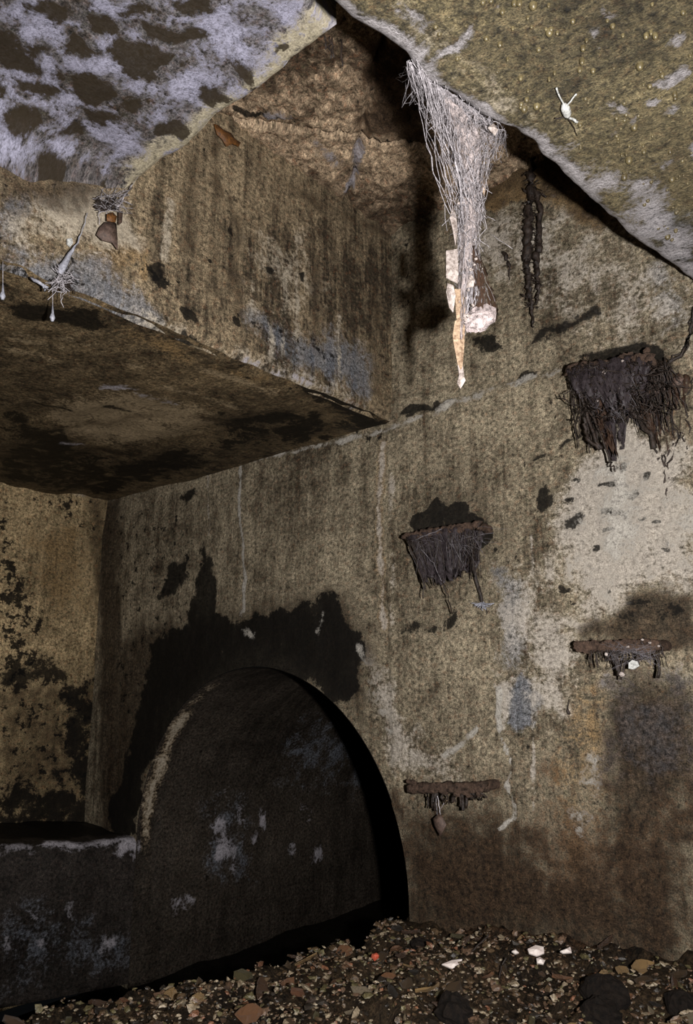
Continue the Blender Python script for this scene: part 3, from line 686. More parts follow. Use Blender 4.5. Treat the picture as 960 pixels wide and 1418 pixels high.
# ---- step irons: foot bar standing off the wall on two arms
YB = 1.435
def step_iron(a, b, thick, label):
    p0 = ony(*a, YB); p1 = ony(*b, YB); z = (p0[2]+p1[2])/2
    root = empty('step_iron', ((p0[0]+p1[0])/2, YW, z), label, 'step iron', 'rusted step irons on the right wall')
    o = np.array([(p0[0]+p1[0])/2, YW, z]); hw = (p1[0]-p0[0])/2
    def bar(name, path, r, n):
        V, Fc = tube(wob(path, .0016, n), list(r*(1+RNG.normal(0, .05, n))), 12)
        ctr = [np.mean(V[(i//12)*12:(i//12)*12+12], axis=0) for i in range(len(V))]; sq = []
        for v, c in zip(V, ctr):
            d = v-c; L = np.linalg.norm(d); ax_ = (1, 2) if name == 'foot_bar' else (0, 2)
            mx = max(abs(d[ax_[0]]), abs(d[ax_[1]]))/max(L, 1e-6); sq.append(c+d*(.92/max(mx, .6)**.75)*(1+RNG.normal(0, .05)))
        return link(name, sq, Fc, M['rust'], root)
    bar('foot_bar', [(-hw, YB-YW, (p0[2]-z)), (hw, YB-YW, (p1[2]-z))], thick*.9, 34)
    for sx, pz in ((-1, p0[2]-z), (1, p1[2]-z)):
        bar('arm', [(sx*(hw-.008), YB-YW+.002, pz), (sx*(hw-.004), .03, pz)], thick*.85, 8)
    # scabs of rust
    V, Fc = [], []
    for k in range(34):
        x = RNG.uniform(-hw, hw); c = np.array([x, YB-YW-thick*.86, RNG.uniform(-.8, .6)*thick])
        pts = [c+np.array([math.cos(g)*RNG.uniform(.004, .011), RNG.uniform(-.001, .002), math.sin(g)*RNG.uniform(.003, .007)]) for g in np.linspace(0, 2*math.pi, 8)[:-1]]
        flake(pts, .004, (0, -1, .1), V, Fc)
    link('rust_scab', V, Fc, M['rust'], root, smooth=False, kind='stuff')
    return o, hw
I1 = step_iron((567, 1092), (672, 1090), .0125, 'lowest rusted step iron beside the arch, with a leaf dangling below')
I2 = step_iron((803, 896), (912, 893), .0125, 'rusted step iron under a brown damp patch, hung with short roots')
I3 = step_iron((562, 744), (662, 728), .0115, 'rusted step iron draped with dark cobweb below a black stain')
I4 = step_iron((788, 512), (905, 498), .0125, 'topmost rusted step iron draped with a thick tangle of roots')

def strands(name, paths, mat, parent=None, kw=None, sides=4):
    V, Fc = [], []
    for path, r in paths: tube(path, r, sides, V, Fc)
    return link(name, V, Fc, mat, parent, **(kw or {}))
def shift(parent_loc, P): return np.array(P)-np.array(parent_loc)

def sheet(name, top, bot, mat, parent, o, nu=26, nv=18, sag=.01, rag=.25, thick=.0012):
    """draped sheet between an upper and a lower polyline with a ragged hem"""
    top = np.array(top); bot = np.array(bot)
    def rs(P, n):
        d = np.r_[0, np.cumsum(np.linalg.norm(np.diff(P, axis=0), axis=1))]; t = np.linspace(0, d[-1], n)
        return np.stack([np.interp(t, d, P[:, k]) for k in range(3)], 1)
    T_, B_ = rs(top, nu), rs(bot, nu); V = []
    rg = RNG.uniform(1-rag, 1.05, nu)
    for i in range(nu):
        for j in range(nv):
            t = j/(nv-1)*rg[i]; p = T_[i]*(1-t)+B_[i]*t
            p = p+np.array([RNG.normal(0, .0012), sag*math.sin(math.pi*t)+RNG.normal(0, .002)+.004*math.sin(i*1.7+j*.3), RNG.normal(0, .0012)])
            V.append(p-o)
    ob = link(name, V, gridf(nu, nv).tolist(), mat, parent)
    md = ob.modifiers.new('thickness', 'SOLIDIFY'); md.thickness = thick
    return ob

# ---- cobweb skirt on the third step iron
o = ony(612, 745, YB); root = empty('dusty_cobweb', o, 'dark dusty cobweb skirt hanging from the step iron below the black stain', 'cobweb')
P = lambda a, b, d=YB-.012: ony(a, b, d)
sheet('web_sheet', [P(563, 744), P(590, 737), P(625, 730), P(662, 735)], [P(588, 818), P(603, 812), P(630, 805), P(655, 790, YW-.02)], M['rootmat'], root, o)
sheet('web_sheet', [P(575, 748, YB+.01), P(620, 740, YB+.01), P(672, 730, YW-.01)], [P(590, 800, YB+.03), P(620, 800, YB+.03), P(662, 800, YW-.006)], M['rootmat'], root, o)
pp = []
for k in range(70):
    a = RNG.uniform(562, 666); b = 746-(a-560)*.13+RNG.uniform(-3, 4); e = a+RNG.normal(10, 8)+(610-a)*.25; f = b+RNG.uniform(30, 72)
    pp.append((wob([P(a, b), P((a+e)/2, (b+f)/2, YB-.006), P(e, f, YB+RNG.uniform(-.01, .03))]-o, .0012, 8), RNG.uniform(.0005, .0013)))
strands('root_strand', pp, M['root'], root)
pp = [(wob([P(612, 805), P(620, 825), P(626, 850, YB+.02)]-o, .001, 8), .0016), (wob([P(588, 800), P(586, 830)]-o, .001, 6), .0016),
      (wob([P(563, 746), P(575, 775), P(590, 815)]-o, .001, 10), .0028), (wob([P(655, 780, YW-.03), P(660, 810, YW-.02), P(668, 832, YW-.015)]-o, .002, 8), .005)]
strands('root_strand', pp, M['root'], root)
pp = []
for k in range(46):
    a = RNG.uniform(566, 668); b = 746-(a-560)*.15+RNG.uniform(-2, 20); e = a+RNG.normal(12, 16); f = b+RNG.uniform(-10, 45)
    pp.append((wob([P(a, b, YB-.018), P(e, f, YB-.012)]-o, .0008, 5), RNG.uniform(.00015, .0004)))
pp.append((wob([P(575, 748, YB-.02), P(592, 740, YB-.02), P(612, 732, YB-.02)]-o, .001, 10), .0013))
pp.append((wob([P(580, 758, YB-.02), P(600, 780, YB-.02), P(612, 805, YB-.02)]-o, .001, 10), .0010))
pp.append((wob([P(640, 742), P(684, 738, YW-.002), P(694, 736, YW-.002)]-o, .0003, 5), .0005))
strands('web_thread', pp, M['threadd'], root)
# fluff tuft below it
o = ony(668, 832, YW-.02); root = empty('fluff_tuft', o, 'small pale fluff tuft hanging on the wall below the draped step iron', 'fluff')
pp = []
for k in range(26):
    a = RNG.uniform(-1, 1); q = ony(668, 834, YW-.018)-o; e = ony(668+18*a, 836+8*(1-abs(a))*RNG.uniform(0, 1)-6*abs(a)+4, YW-.022-RNG.uniform(0, .012))-o
    pp.append((wob([q, (q+e)/2+np.array([0, -.002, -.003]), e], .0012, 6), RNG.uniform(.0004, .001)))
strands('filament', pp, M['fluff'], root)
strands('stalk', [(wob([ony(664, 812, YW-.02)-o, ony(668, 834, YW-.018)-o, ony(676, 850, YW-.006)-o, ony(682, 868, YW-.002)-o], .001, 10), [.003]*4+[.0015]*3+[.0007]*3)], M['root'], root)

# ---- root tangle on the topmost step iron
o = ony(850, 520, YB); root = empty('root_tangle', o, 'thick dark tangle of roots and cobweb hanging from the topmost step iron', 'roots')
sheet('root_mat', [P(785, 512), P(830, 500), P(870, 492), P(905, 500)], [P(810, 560), P(840, 580), P(870, 575), P(900, 570, YW-.02)], M['rootmat'], root, o, sag=-.02, rag=.35)
sheet('root_mat', [P(795, 515, YB+.01), P(850, 500, YB+.01), P(925, 510, YW-.01)], [P(822, 600, YB+.03), P(850, 640, YB+.03), P(880, 590, YW-.02), P(925, 620, YW-.006)], M['rootmat'], root, o, rag=.5)
sheet('root_mat', [P(808, 530), P(830, 535)], [P(838, 625), P(858, 645)], M['rootbrown'], root, o, nu=10, rag=.3)
sheet('root_mat', [P(872, 545, YB+.02), P(900, 540, YB+.03)], [P(903, 615, YW-.02), P(915, 640, YW-.012)], M['rootbrown'], root, o, nu=10, rag=.3)
sheet('root_mat', [P(905, 510, YW-.02), P(955, 520, YW-.01)], [P(915, 650, YW-.008), P(955, 640, YW-.006)], M['rootbrown'], root, o, nu=16, rag=.6)
pp = []
for k in range(150):
    a = RNG.uniform(786, 925); b = 512-(a-785)*.10+RNG.uniform(-4, 6); e = a+RNG.normal(12, 10); f = b+RNG.uniform(30, 115)*(1 if a < 860 else .9)
    if 845 < e < 885: f = min(f, 585)
    dk_ = YB-.006 if a < 880 else YW-.03
    pp.append((wob([P(a, b, dk_-.01), P((a+e)/2, (b+f)/2, dk_), P(e, f, min(YW-.004, dk_+RNG.uniform(0, .04)))]-o, .0022, 9), RNG.uniform(.0004, .0013)))
for k in range(120):
    a = RNG.uniform(795, 925); b = RNG.uniform(500, 575); a2 = a+RNG.normal(0, 22); b2 = b+RNG.normal(8, 18)
    pp.append((wob([P(a, b, YB-.03+RNG.uniform(0, .03)), P((a+a2)/2+RNG.normal(0, 8), (b+b2)/2+RNG.uniform(0, 10), YB-.034), P(a2, b2, YB-.03+RNG.uniform(0, .03))]-o, .0025, 10), RNG.uniform(.0004, .0016)))
for path, r in [([(786, 512), (806, 540), (812, 575), (828, 615), (832, 622)], .004), ([(806, 535), (818, 570), (834, 605), (845, 640)], .0025), ([(812, 575), (808, 590), (818, 612), (830, 622)], .004), ([(865, 555), (885, 578), (900, 600), (908, 620)], .006), ([(880, 570), (872, 560), (868, 550)], .004), ([(900, 520), (905, 560), (908, 570)], .0016), ([(925, 520), (920, 560), (908, 572)], .0012), ([(846, 640), (852, 652)], .002)]:
    pp.append((wob(np.array([P(x, y, YB-.01) if x < 890 else P(x, y, YW-.025) for x, y in path])-o, .0015, 12), r))
strands('root_strand', pp, M['root'], root)
strands('root_strand', [(wob(np.array([ony(x, y, YW-.012) for x, y in [(962, 425), (956, 460), (945, 490), (915, 510), (890, 516), (870, 512)]])-o, .002, 20), .004),
                        (wob(np.array([ony(x, y, YW-.012) for x, y in [(958, 440), (950, 480), (928, 500), (900, 512)]])-o, .003, 16), .002)], M['root'], root)
pp = []
for path in [[(925, 560), (940, 610), (925, 650)], [(945, 600), (955, 640)], [(905, 620), (920, 640), (922, 690)], [(950, 520), (930, 570), (936, 610), (915, 645)], [(912, 640), (945, 600), (962, 598)], [(920, 630), (926, 660), (922, 700)], [(955, 600), (948, 560), (962, 520)]]:
    pp.append((wob(np.array([ony(x, y, YW-.006) for x, y in path])-o, .0025, 14), RNG.uniform(.0012, .0024)))
strands('rootlet', pp, M['root'], root)
pp = []
for k in range(40):
    a = RNG.uniform(800, 880); b = RNG.uniform(505, 570); e = a+RNG.normal(8, 10); f = b+RNG.uniform(5, 28)
    pp.append((wob([P(a, b, YB-.028), P(e, f, YB-.024)]-o, .001, 5), RNG.uniform(.00015, .0004)))
strands('web_thread', pp, M['threadd'], root)
V, Fc = [], []
for x, y, r_ in [(838, 515, .006), (858, 537, .004), (866, 540, .003), (862, 500, .003), (828, 555, .003)]:
    V, Fc = [], []; c = P(x, y, YB-.026)-o; flake([c+np.array([math.cos(g)*r_*RNG.uniform(.6, 1.2), 0, math.sin(g)*r_*RNG.uniform(.5, 1)]) for g in np.linspace(0, 6.28, 7)[:-1]], .0015, (0, -1, .2), V, Fc)
    link('web_crumb', V, Fc, M['flakew'], root, smooth=False)
for x, y, w_, h_ in [(910, 540, 14, 12), (937, 527, 9, 8)]:
    c = ony(x, y, YW-.02); k_ = 1.6/F
    V, Fc = flake([c-o+np.array([math.cos(g)*w_*k_*RNG.uniform(.7, 1.1), RNG.uniform(-.003, .003), math.sin(g)*h_*k_*RNG.uniform(.7, 1.1)]) for g in np.linspace(0, 6.28, 8)[:-1]], .0015, (0, -1, .2))
    link('caught_leaf', V, Fc, M['leafb'], root)

# ---- roots and crumbs under the second step iron
o = ony(860, 905, YB); root = empty('root_fringe', o, 'short fringe of dry roots and webs under the step iron with the damp patch', 'roots')
pp = []
for path, r in [([(826, 905), (828, 925)], .0018), ([(850, 902), (856, 920), (858, 936)], .005), ([(868, 905), (864, 930), (860, 940)], .0022), ([(855, 905), (858, 930)], .002), ([(905, 900), (914, 915), (911, 940)], .003), ([(900, 908), (880, 915), (876, 922)], .002), ([(838, 905), (845, 912)], .004), ([(885, 908), (880, 916)], .004), ([(915, 890), (918, 905)], .002), ([(890, 905), (905, 910)], .002)]:
    pp.append((wob(np.array([P(x, y, YB-.008) for x, y in path])-o, .0012, 8), r))
for k in range(40):
    a = RNG.uniform(812, 918); pp.append((wob([P(a, 900, YB-.01)-o, P(a+RNG.normal(2, 4), 905+RNG.uniform(4, 20), YB-.008)-o], .001, 5), RNG.uniform(.0004, .0012)))
strands('root_strand', pp, M['root'], root)
strands('web_thread', [(wob([P(RNG.uniform(830, 918), RNG.uniform(885, 905), YB-.016)-o, P(RNG.uniform(830, 918), RNG.uniform(895, 932), YB-.014)-o], .001, 5), .0003) for k in range(40)], M['threadd'], root)
V, Fc = [], []
for x, y, r_ in [(840, 906, .004), (862, 934, .006), (900, 890, .003), (912, 895, .003), (870, 896, .003), (890, 886, .003)]:
    V, Fc = [], []; c = P(x, y, YB-.018)-o; flake([c+np.array([math.cos(g)*r_*RNG.uniform(.6, 1.2), 0, math.sin(g)*r_*RNG.uniform(.5, 1)]) for g in np.linspace(0, 6.28, 7)[:-1]], .0015, (0, -1, .2), V, Fc)
    link('web_crumb', V, Fc, M['flakew'], root, smooth=False)
V, Fc = flake([P(x, y, YB-.02)-o for x, y in [(871, 918), (876, 914), (883, 916), (886, 922), (878, 927), (871, 926)]], .003, (0, -1, .2))
link('plaster_crumb', V, Fc, M['egg'], root, smooth=False)

# ---- leaf dangling below the lowest step iron
o = ony(607, 1128, YB); root = empty('dead_leaf', o, 'curled brown leaf dangling on threads under the lowest step iron', 'leaf')
V, Fc = flake([P(x, y, YB+.004)-o for x, y in [(608, 1126), (599, 1134), (602, 1144), (609, 1158), (613, 1152), (618, 1142), (613, 1132)]], .002, (.1, -1, .2), bend=.003)
link('leaf_blade', V, Fc, M['leafb'], root)
strands('thread', [(wob([P(605, 1098, YB)-o, P(608, 1112, YB)-o, P(610, 1128, YB+.004)-o], .0006, 8), .0013), (wob([P(603, 1100, YB)-o, P(606, 1128, YB+.004)-o], .0006, 6), .0006), (wob([P(615, 1112, YB)-o, P(611, 1120, YB)-o], .0003, 4), .0006)], M['thread'], root)
o = ony(630, 1105, YB); root = empty('root_fringe', o, 'few short root stubs clinging under the lowest step iron beside the arch', 'roots')
strands('root_strand', [(wob([P(a, 1096, YB)-o, P(a+RNG.normal(0, 3), 1100+RNG.uniform(4, 22)*(.5 if a > 650 else 1), YB+.004)-o], .0015, 6), RNG.uniform(.001, .004)) for a in RNG.uniform(590, 668, 26)]+[(wob([P(604, 1098, YB)-o, P(603, 1122, YB+.01)-o], .001, 6), .004)], M['root'], root)

# ---- dark roots hanging by the right wall from under the slab
o = ony(738, 240, YW-.02); root = empty('hanging_root', o, 'long dark forked root hanging down the right wall below the slab', 'root')
Q = lambda a, b, d=.025: ony(a, b, YW-d)-o
def knob(path, r, n): 
    rr = [r[0]+(r[1]-r[0])*t+abs(RNG.normal(0, .45))*(r[0]*(1-t)+.0025*t) for t in np.linspace(0, 1, n)]
    return (wob(path, .0022, n), rr)
strands('root_stem', [knob([Q(738, 215), Q(735, 260), Q(732, 320), Q(730, 360)], (.006, .009), 34), knob([Q(730, 350), Q(731, 390), Q(735, 420), Q(738, 452)], (.006, .0016), 34),
                      knob([Q(743, 350), Q(745, 390), Q(746, 405)], (.006, .002), 16), knob([Q(746, 395), Q(743, 418)], (.004, .0015), 10), knob([Q(740, 260), Q(748, 290), Q(746, 350)], (.004, .006), 18)], M['root'], root, sides=6)
pp = []
for k in range(130):
    t = RNG.uniform(0, 1); x, y = 736+RNG.normal(0, 5), 240+t*190; dx = RNG.choice([-1, 1])*RNG.uniform(3, 11)
    pp.append((wob([Q(x, y), Q(x+dx, y+RNG.uniform(-6, 8), .03)], .001, 5), RNG.uniform(.0006, .0014)))
pp += [(wob([Q(740, 275), Q(750, 268), Q(757, 272)], .001, 8), .0022), (wob([Q(727, 345), Q(722, 348)], .001, 4), .002)]
strands('rootlets', pp, M['root'], root, sides=4, kw=dict(kind='stuff'))
o = ony(703, 352, YW-.01); root = empty('root_scrap', o, 'short crooked root scrap stuck on the wall beside the long hanging root', 'root')
strands('root_stem', [(wob([ony(x, y, YW-.012)-o for x, y in [(696, 349), (701, 354), (705, 368), (706, 388)]], .0015, 14), [.003, .005, .004, .006, .004, .002, .004, .005, .002, .003, .002, .001, .001, .0008])], M['root'], root)
for a_, b_ in [((703, 358), (710, 356)), ((705, 366), (699, 368))]: strands('rootlet', [(wob([ony(*a_, YW-.012)-o, ony(*b_, YW-.014)-o], .0005, 4), .001)], M['root'], root)

# ---- the big cobweb hanging from the broken slab edge
FWB = .97
o = onf(655, 260, FWB); root = empty('hanging_cobweb', o, 'long dusty cobweb rope hanging from the broken slab edge', 'cobweb')
H = lambda a, b, d=FWB: onf(a, b, d)-o
def ed(a, b): return onz(a, b, ZR+.002)-o
tops = [(562, 84), (576, 98), (590, 112), (604, 120), (620, 132), (636, 140), (652, 150), (668, 162), (682, 174), (695, 184)]
pp = []
for k in range(150):
    t = RNG.uniform(0, 1); i = int(t*8.99); x, y = tops[i]; x += RNG.uniform(0, 16); y += RNG.uniform(-3, 10)
    bd = RNG.choice([0, .3, .55, .8, 1.]); a = 630+bd*36+RNG.normal(0, 3); m = 235+RNG.uniform(-40, 90)
    pp.append((wob([ed(x, y), H((x+a)/2-10*(1-t)+RNG.normal(0, 4), (y+m)/2+RNG.normal(0, 5), .92), H(a, m, FWB+RNG.normal(0, .006))], .0018, 12), RNG.uniform(.00015, .0005)))
for k in range(170):
    i = RNG.integers(0, 9); x, y = tops[i]; x2, y2 = tops[min(9, i+RNG.integers(1, 4))]
    pp.append((wob([ed(x+6, y+2), H((x+x2)/2+RNG.normal(0, 10), (y+y2)/2+RNG.uniform(0, 60), .90), ed(x2+4, y2+3)], .0022, 10), RNG.uniform(.00015, .0004)))
for k in range(150):
    y = RNG.uniform(130, 330); x = 650-max(0, 215-y)*.30+RNG.normal(0, 14); d_ = .90 if y < 180 else .95
    pp.append((wob([H(x, y, d_+RNG.normal(0, .01)), H(x+RNG.normal(4, 14), y+RNG.normal(10, 14), d_+RNG.normal(0, .01))], .0014, 6), RNG.uniform(.00015, .0004)))
for path, r in [([(570, 92), (595, 135), (615, 175), (634, 225), (640, 300)], .0014), ([(585, 108), (610, 150), (625, 200), (640, 260)], .0010), ([(696, 184), (680, 220), (668, 260), (660, 320)], .0006), ([(690, 180), (672, 215), (662, 270)], .0005), ([(580, 100), (640, 140), (690, 182)], .0022), ([(606, 122), (650, 152), (684, 178)], .0016)]:
    pp.append((wob([ed(*path[0])]+[H(x, y, .90) for x, y in path[1:-1]]+[ed(*path[-1]) if path[-1][1] < 190 else H(*path[-1])], .0014, 16), [r*RNG.uniform(.4, 1.5) for _ in range(16)]))
strands('web_thread', pp, M['thread'], root, sides=3)
pp = []
for k in range(150):
    a = RNG.normal(652, 9); b = RNG.uniform(215, 300); e = 640+(a-640)*.45+RNG.normal(0, 3); f = b+RNG.uniform(60, 180)
    pp.append((wob([H(a, b, FWB+RNG.normal(0, .008)), H(a*.6+e*.4-1, (b+f)/2, FWB+RNG.normal(0, .008)), H(e, f)], .0022, 14), RNG.uniform(.00015, .0006)))
for k in range(50):
    a = RNG.normal(652, 6); e = RNG.normal(666, 11)
    pp.append((wob([H(a, RNG.uniform(330, 380)), H(e, RNG.uniform(415, 445))], .001, 6), RNG.uniform(.00015, .0004)))
strands('rope_thread', pp, M['thread'], root, sides=3)
def websheet(rows, mat, n=10):
    V = []; m = len(rows)
    fine_ = np.linspace(0, m-1, m*5); 
    for f in fine_:
        i = min(int(f), m-2); t = f-i; l = np.array(rows[i][0])*(1-t)+np.array(rows[i+1][0])*t; r = np.array(rows[i][1])*(1-t)+np.array(rows[i+1][1])*t
        dp = rows[i][2]*(1-t)+rows[i+1][2]*t
        for j in range(n):
            q_ = l+(r-l)*j/(n-1); V.append(H(q_[0]+RNG.normal(0, .5), q_[1], dp-.018*math.sin(math.pi*j/(n-1))+RNG.normal(0, .002)))
    ob = link('web_sheet', V, gridf(len(fine_), n).tolist(), mat, root); md = ob.modifiers.new('thickness', 'SOLIDIFY'); md.thickness = .0006
websheet([((570, 90), (690, 178), .86), ((592, 130), (690, 190), .88), ((612, 170), (686, 205), .91), ((626, 215), (676, 240), .95), ((632, 260), (671, 265), .97), ((634, 320), (668, 320), .97), ((632, 370), (660, 372), .97), ((630, 420), (652, 420), .97)], M['gauze2'], 22)
websheet([((580, 104), (640, 150), .87), ((604, 145), (662, 180), .89), ((622, 190), (668, 220), .93), ((634, 240), (668, 260), .97), ((638, 300), (664, 310), .97), ((636, 350), (658, 350), .97), ((634, 400), (648, 400), .97), ((634, 470), (644, 470), .97)], M['gauze'], 18)
websheet([((648, 340), (660, 340), .975), ((650, 390), (676, 380), .98), ((648, 430), (690, 425), .98), ((650, 445), (688, 445), .98)], M['rootbrown'], 12)
# debris caught in it
def piece_(name, pts, mat, thick, bend=.0015, d=FWB-.012):
    V, Fc = flake([H(x, y, d+RNG.normal(0, .002)) for x, y in pts], thick, -np.array([FW[0], FW[1], -.1]), bend=bend); link(name, V, Fc, mat, root, smooth=False)
piece_('bark_strip', [(637, 440), (644, 452), (643, 480), (641, 505), (638, 520), (634, 505), (629, 480), (627, 465), (630, 445)], M['flakeo'], .004)
piece_('bark_strip', [(630, 400), (642, 400), (644, 430), (640, 450), (632, 440)], M['flakeo'], .004)
piece_('pale_flake', [(634, 505), (641, 505), (643, 522), (645, 527), (638, 538), (633, 530), (636, 520)], M['flakew'], .003)
piece_('pale_flake', [(618, 347), (634, 344), (635, 380), (634, 392), (618, 384)], M['flakew'], .003)
piece_('pale_flake', [(620, 392), (628, 395), (631, 410), (628, 432), (622, 425), (618, 405)], M['flakew'], .003)
piece_('pale_flake', [(627, 284), (632, 300), (634, 322), (631, 340), (627, 318), (623, 302)], M['flakew'], .003)
piece_('pale_flake', [(651, 376), (658, 388), (656, 397), (646, 398)], M['flakew'], .002)
piece_('straw_bit', [(667, 236), (670, 243), (673, 262), (671, 271), (668, 262), (666, 245)], M['flakeo'], .0025)
piece_('pale_flake', [(676, 176), (684, 170), (690, 180), (686, 187)], M['flakew'], .003, d=.86)
# cocoon bag with wrinkled shell
V, Fc = [], []; c = H(665, 441, FWB-.004); nr, ns = 9, 18
for i in range(nr+1):
    th = math.pi*i/nr
    for j in range(ns):
        ph = 2*math.pi*j/ns; k_ = 1+RNG.normal(0, .09); a = 22.5*math.sin(th)*math.cos(ph)*k_; b = -19*math.cos(th)*k_+ .25*a
        dpt = .015*math.sin(th)*math.sin(ph)*k_
        V.append(H(665+a, 441-b*.9, FWB-.004+dpt))
for i in range(nr):
    for j in range(ns): Fc.append([i*ns+j, i*ns+(j+1) % ns, (i+1)*ns+(j+1) % ns, (i+1)*ns+j])
M['bag'] = simple('cocoon_shell', (40, 32, 30), (206, 190, 188), 120, .6, .8)
link('cocoon', V, Fc, M['bag'], root, smooth=False)
V, Fc = [], []
for k in range(60):
    t = RNG.uniform(0, 1); y = 150+t*300; x = 648+RNG.normal(0, 10)*(1-t*.5)-(18*(1-t*3) if t < .33 else 0); c = H(x, y, (.93 if t < .2 else FWB)-.016); r_ = RNG.uniform(.0008, .0028)
    flake([c+np.array([math.cos(g)*r_*RNG.uniform(.5, 1.2)*RT[0], math.cos(g)*r_*RT[1], math.sin(g)*r_*RNG.uniform(.5, 1.4)]) for g in np.linspace(0, 6.28, 6)[:-1]], .001, (-FW[0], -FW[1], 0), V, Fc)
link('web_crumbs', V, Fc, M['flakew'], root, smooth=False, kind='stuff')

# ---- mould-covered insect under the right slab
o = onz(783, 152, ZR-.004); root = empty('mouldy_insect', o, 'white mould-covered insect clinging under the mossy right slab', 'insect')
V, Fc = tube([onz(x, y, ZR-.008)-o for x, y in [(781, 145), (783, 150), (786, 158), (787, 163)]], [.003, .006, .0055, .0025], 8); link('body', V, Fc, M['egg'], root)
for path, r in [([(782, 148), (777, 138), (771, 122)], .0012), ([(784, 148), (790, 140), (799, 130)], .0012), ([(786, 162), (793, 165), (800, 169)], .0018), ([(781, 162), (775, 164), (769, 163)], .001)]:
    V, Fc = tube(wob([onz(x, y, ZR-.006)-o for x, y in path], .0004, 7), r, 5); link('leg', V, Fc, M['egg'] if r > .0011 else M['root'], root)
V, Fc = tube(wob([onz(787, 164, ZR-.007)-o, onz(796, 178, ZR-.004)-o, onz(799, 188, ZR-.002)-o], .0003, 6), .0007, 4); link('antenna', V, Fc, M['root'], root)

# ---- cobwebs on the lintel wall
XF = XU+.02
o = onx(150, 320, XF); root = empty('dead_leaf', o, 'dark curled leaf caught in a web under the lime-crusted slab', 'leaf')
V, Fc = flake([onx(x, y, XF+.006)-o for x, y in [(146, 307), (138, 315), (134, 324), (142, 332), (156, 336), (164, 345), (163, 330), (162, 308), (156, 306)]], .003, (1, -.3, .1), bend=.004)
link('leaf_blade', V, Fc, M['leafb'], root)
V, Fc = flake([onx(x, y, XF+.010)-o for x, y in [(148, 297), (156, 294), (162, 300), (160, 308), (148, 306)]], .003, (1, -.3, .1)); link('leaf_base', V, Fc, M['leafo'], root)
V, Fc = flake([onx(x, y, XF+.004)-o for x, y in [(164, 292), (170, 293), (169, 308), (164, 312)]], .003, (1, -.3, .1)); link('leaf_base', V, Fc, M['rust'], root)
o = onx(150, 285, XF); root = empty('corner_cobweb', o, 'grey cobweb clump spun where the lime-crusted slab meets the lintel wall', 'cobweb')
pp = []
for k in range(60):
    a = onx(RNG.uniform(128, 170), RNG.uniform(270, 292), XF+RNG.uniform(-.015, .02)); b = onx(RNG.uniform(135, 185), RNG.uniform(255, 300), XF+RNG.uniform(-.015, .02))
    pp.append((wob([a-o, b-o], .0015, 6), RNG.uniform(.0003, .0008)))
pp += [(wob([onx(x, y, XF)-o for x, y in [(184, 254), (172, 272), (162, 290)]], .001, 8), .0018), (wob([onx(x, y, XF)-o for x, y in [(140, 282), (136, 300), (138, 312)]], .001, 8), .0008)]
strands('web_thread', pp, M['thread'], root, sides=3)
strands('web_tuft', [(wob([onx(RNG.uniform(130, 165), RNG.uniform(272, 292), XF+.01)-o for _ in range(3)], .002, 6), .0012) for k in range(26)], M['root'], root, sides=3)
o = onx(90, 370, XF); root = empty('funnel_cobweb', o, 'pale funnel cobweb stretched down to the lower lintel edge', 'cobweb')
V, Fc = tube(wob([onx(x, y, XF+.004)-o for x, y in [(121, 295), (112, 325), (103, 345), (92, 362), (82, 378)]], .0008, 14), [.0008]*5+[.0012, .0016, .002, .003, .004, .005, .006, .007, .004], 6); link('funnel', V, Fc, M['fluff'], root)
pp = [(wob([onx(RNG.normal(84, 9), RNG.normal(388, 9), XF+RNG.uniform(-.01, .012))-o, onx(RNG.normal(84, 10), RNG.normal(392, 9), XF+RNG.uniform(-.01, .012))-o], .0018, 6), RNG.uniform(.0003, .0009)) for k in range(70)]
strands('web_thread', pp, M['thread'], root, sides=3)
strands('web_tuft', [(wob([onx(RNG.normal(86, 8), RNG.normal(394, 5), XF)-o for _ in range(3)], .002, 6), .0012) for k in range(24)], M['root'], root, sides=3)
strands('pale_tuft', [(wob([onx(66, 398, XF)-o, onx(54, 391, XF)-o, onx(44, 386, XF-.01)-o], .001, 6), .003), (wob([onx(60, 396, XF)-o, onx(62, 402, XF)-o], .001, 5), .002)], M['fluff'], root)
for (x, y), lb in [((73, 432), 'white drop-shaped cocoon hanging below the funnel cobweb'), ((4, 402), 'small white cocoon hanging from the lintel edge apart from the funnel cobweb')]:
    o = onx(x, y-8, XU+.004); root = empty('hanging_cocoon', o, lb, 'cocoon')
    V, Fc = tube([onx(x, y-10, XU+.004)-o, onx(x, y+2, XU+.004)-o, onx(x-.5, y+8, XU+.004)-o, onx(x-.5, y+13, XU+.004)-o], [.0008, .0022, .0048, .002], 7); link('bag', V, Fc, M['fluff'], root)
    V, Fc = tube([onx(x, y-40, XU+.004)-o, onx(x, y-8, XU+.004)-o], .0006, 4); link('thread', V, Fc, M['thread'], root)
o = onx(96, 336, XU+.01); V, Fc = flake([onx(x, y, XU+.012)-o for x, y in [(93, 331), (99, 330), (101, 337), (97, 342), (93, 338)]], .005, (1, 0, 0)); link('lime_crumb', V, Fc, M['egg'], label='small white lime crumb stuck to the lintel wall beside the funnel cobweb', cat='crumb', smooth=False, loc=o)
o = onx(318, 190, XU+.02); V, Fc = flake([onx(x, y, XU+.012+RNG.uniform(0, .008))-o for x, y in [(297, 171), (303, 173), (310, 180), (320, 184), (326, 192), (334, 197), (331, 203), (322, 199), (314, 203), (308, 193), (301, 186)]], .003, (1, -.2, -.2), bend=.003)
link('dead_leaf', V, Fc, M['leafo'], label='orange dead leaf wedged between lintel wall and slab edge', cat='leaf', loc=o)
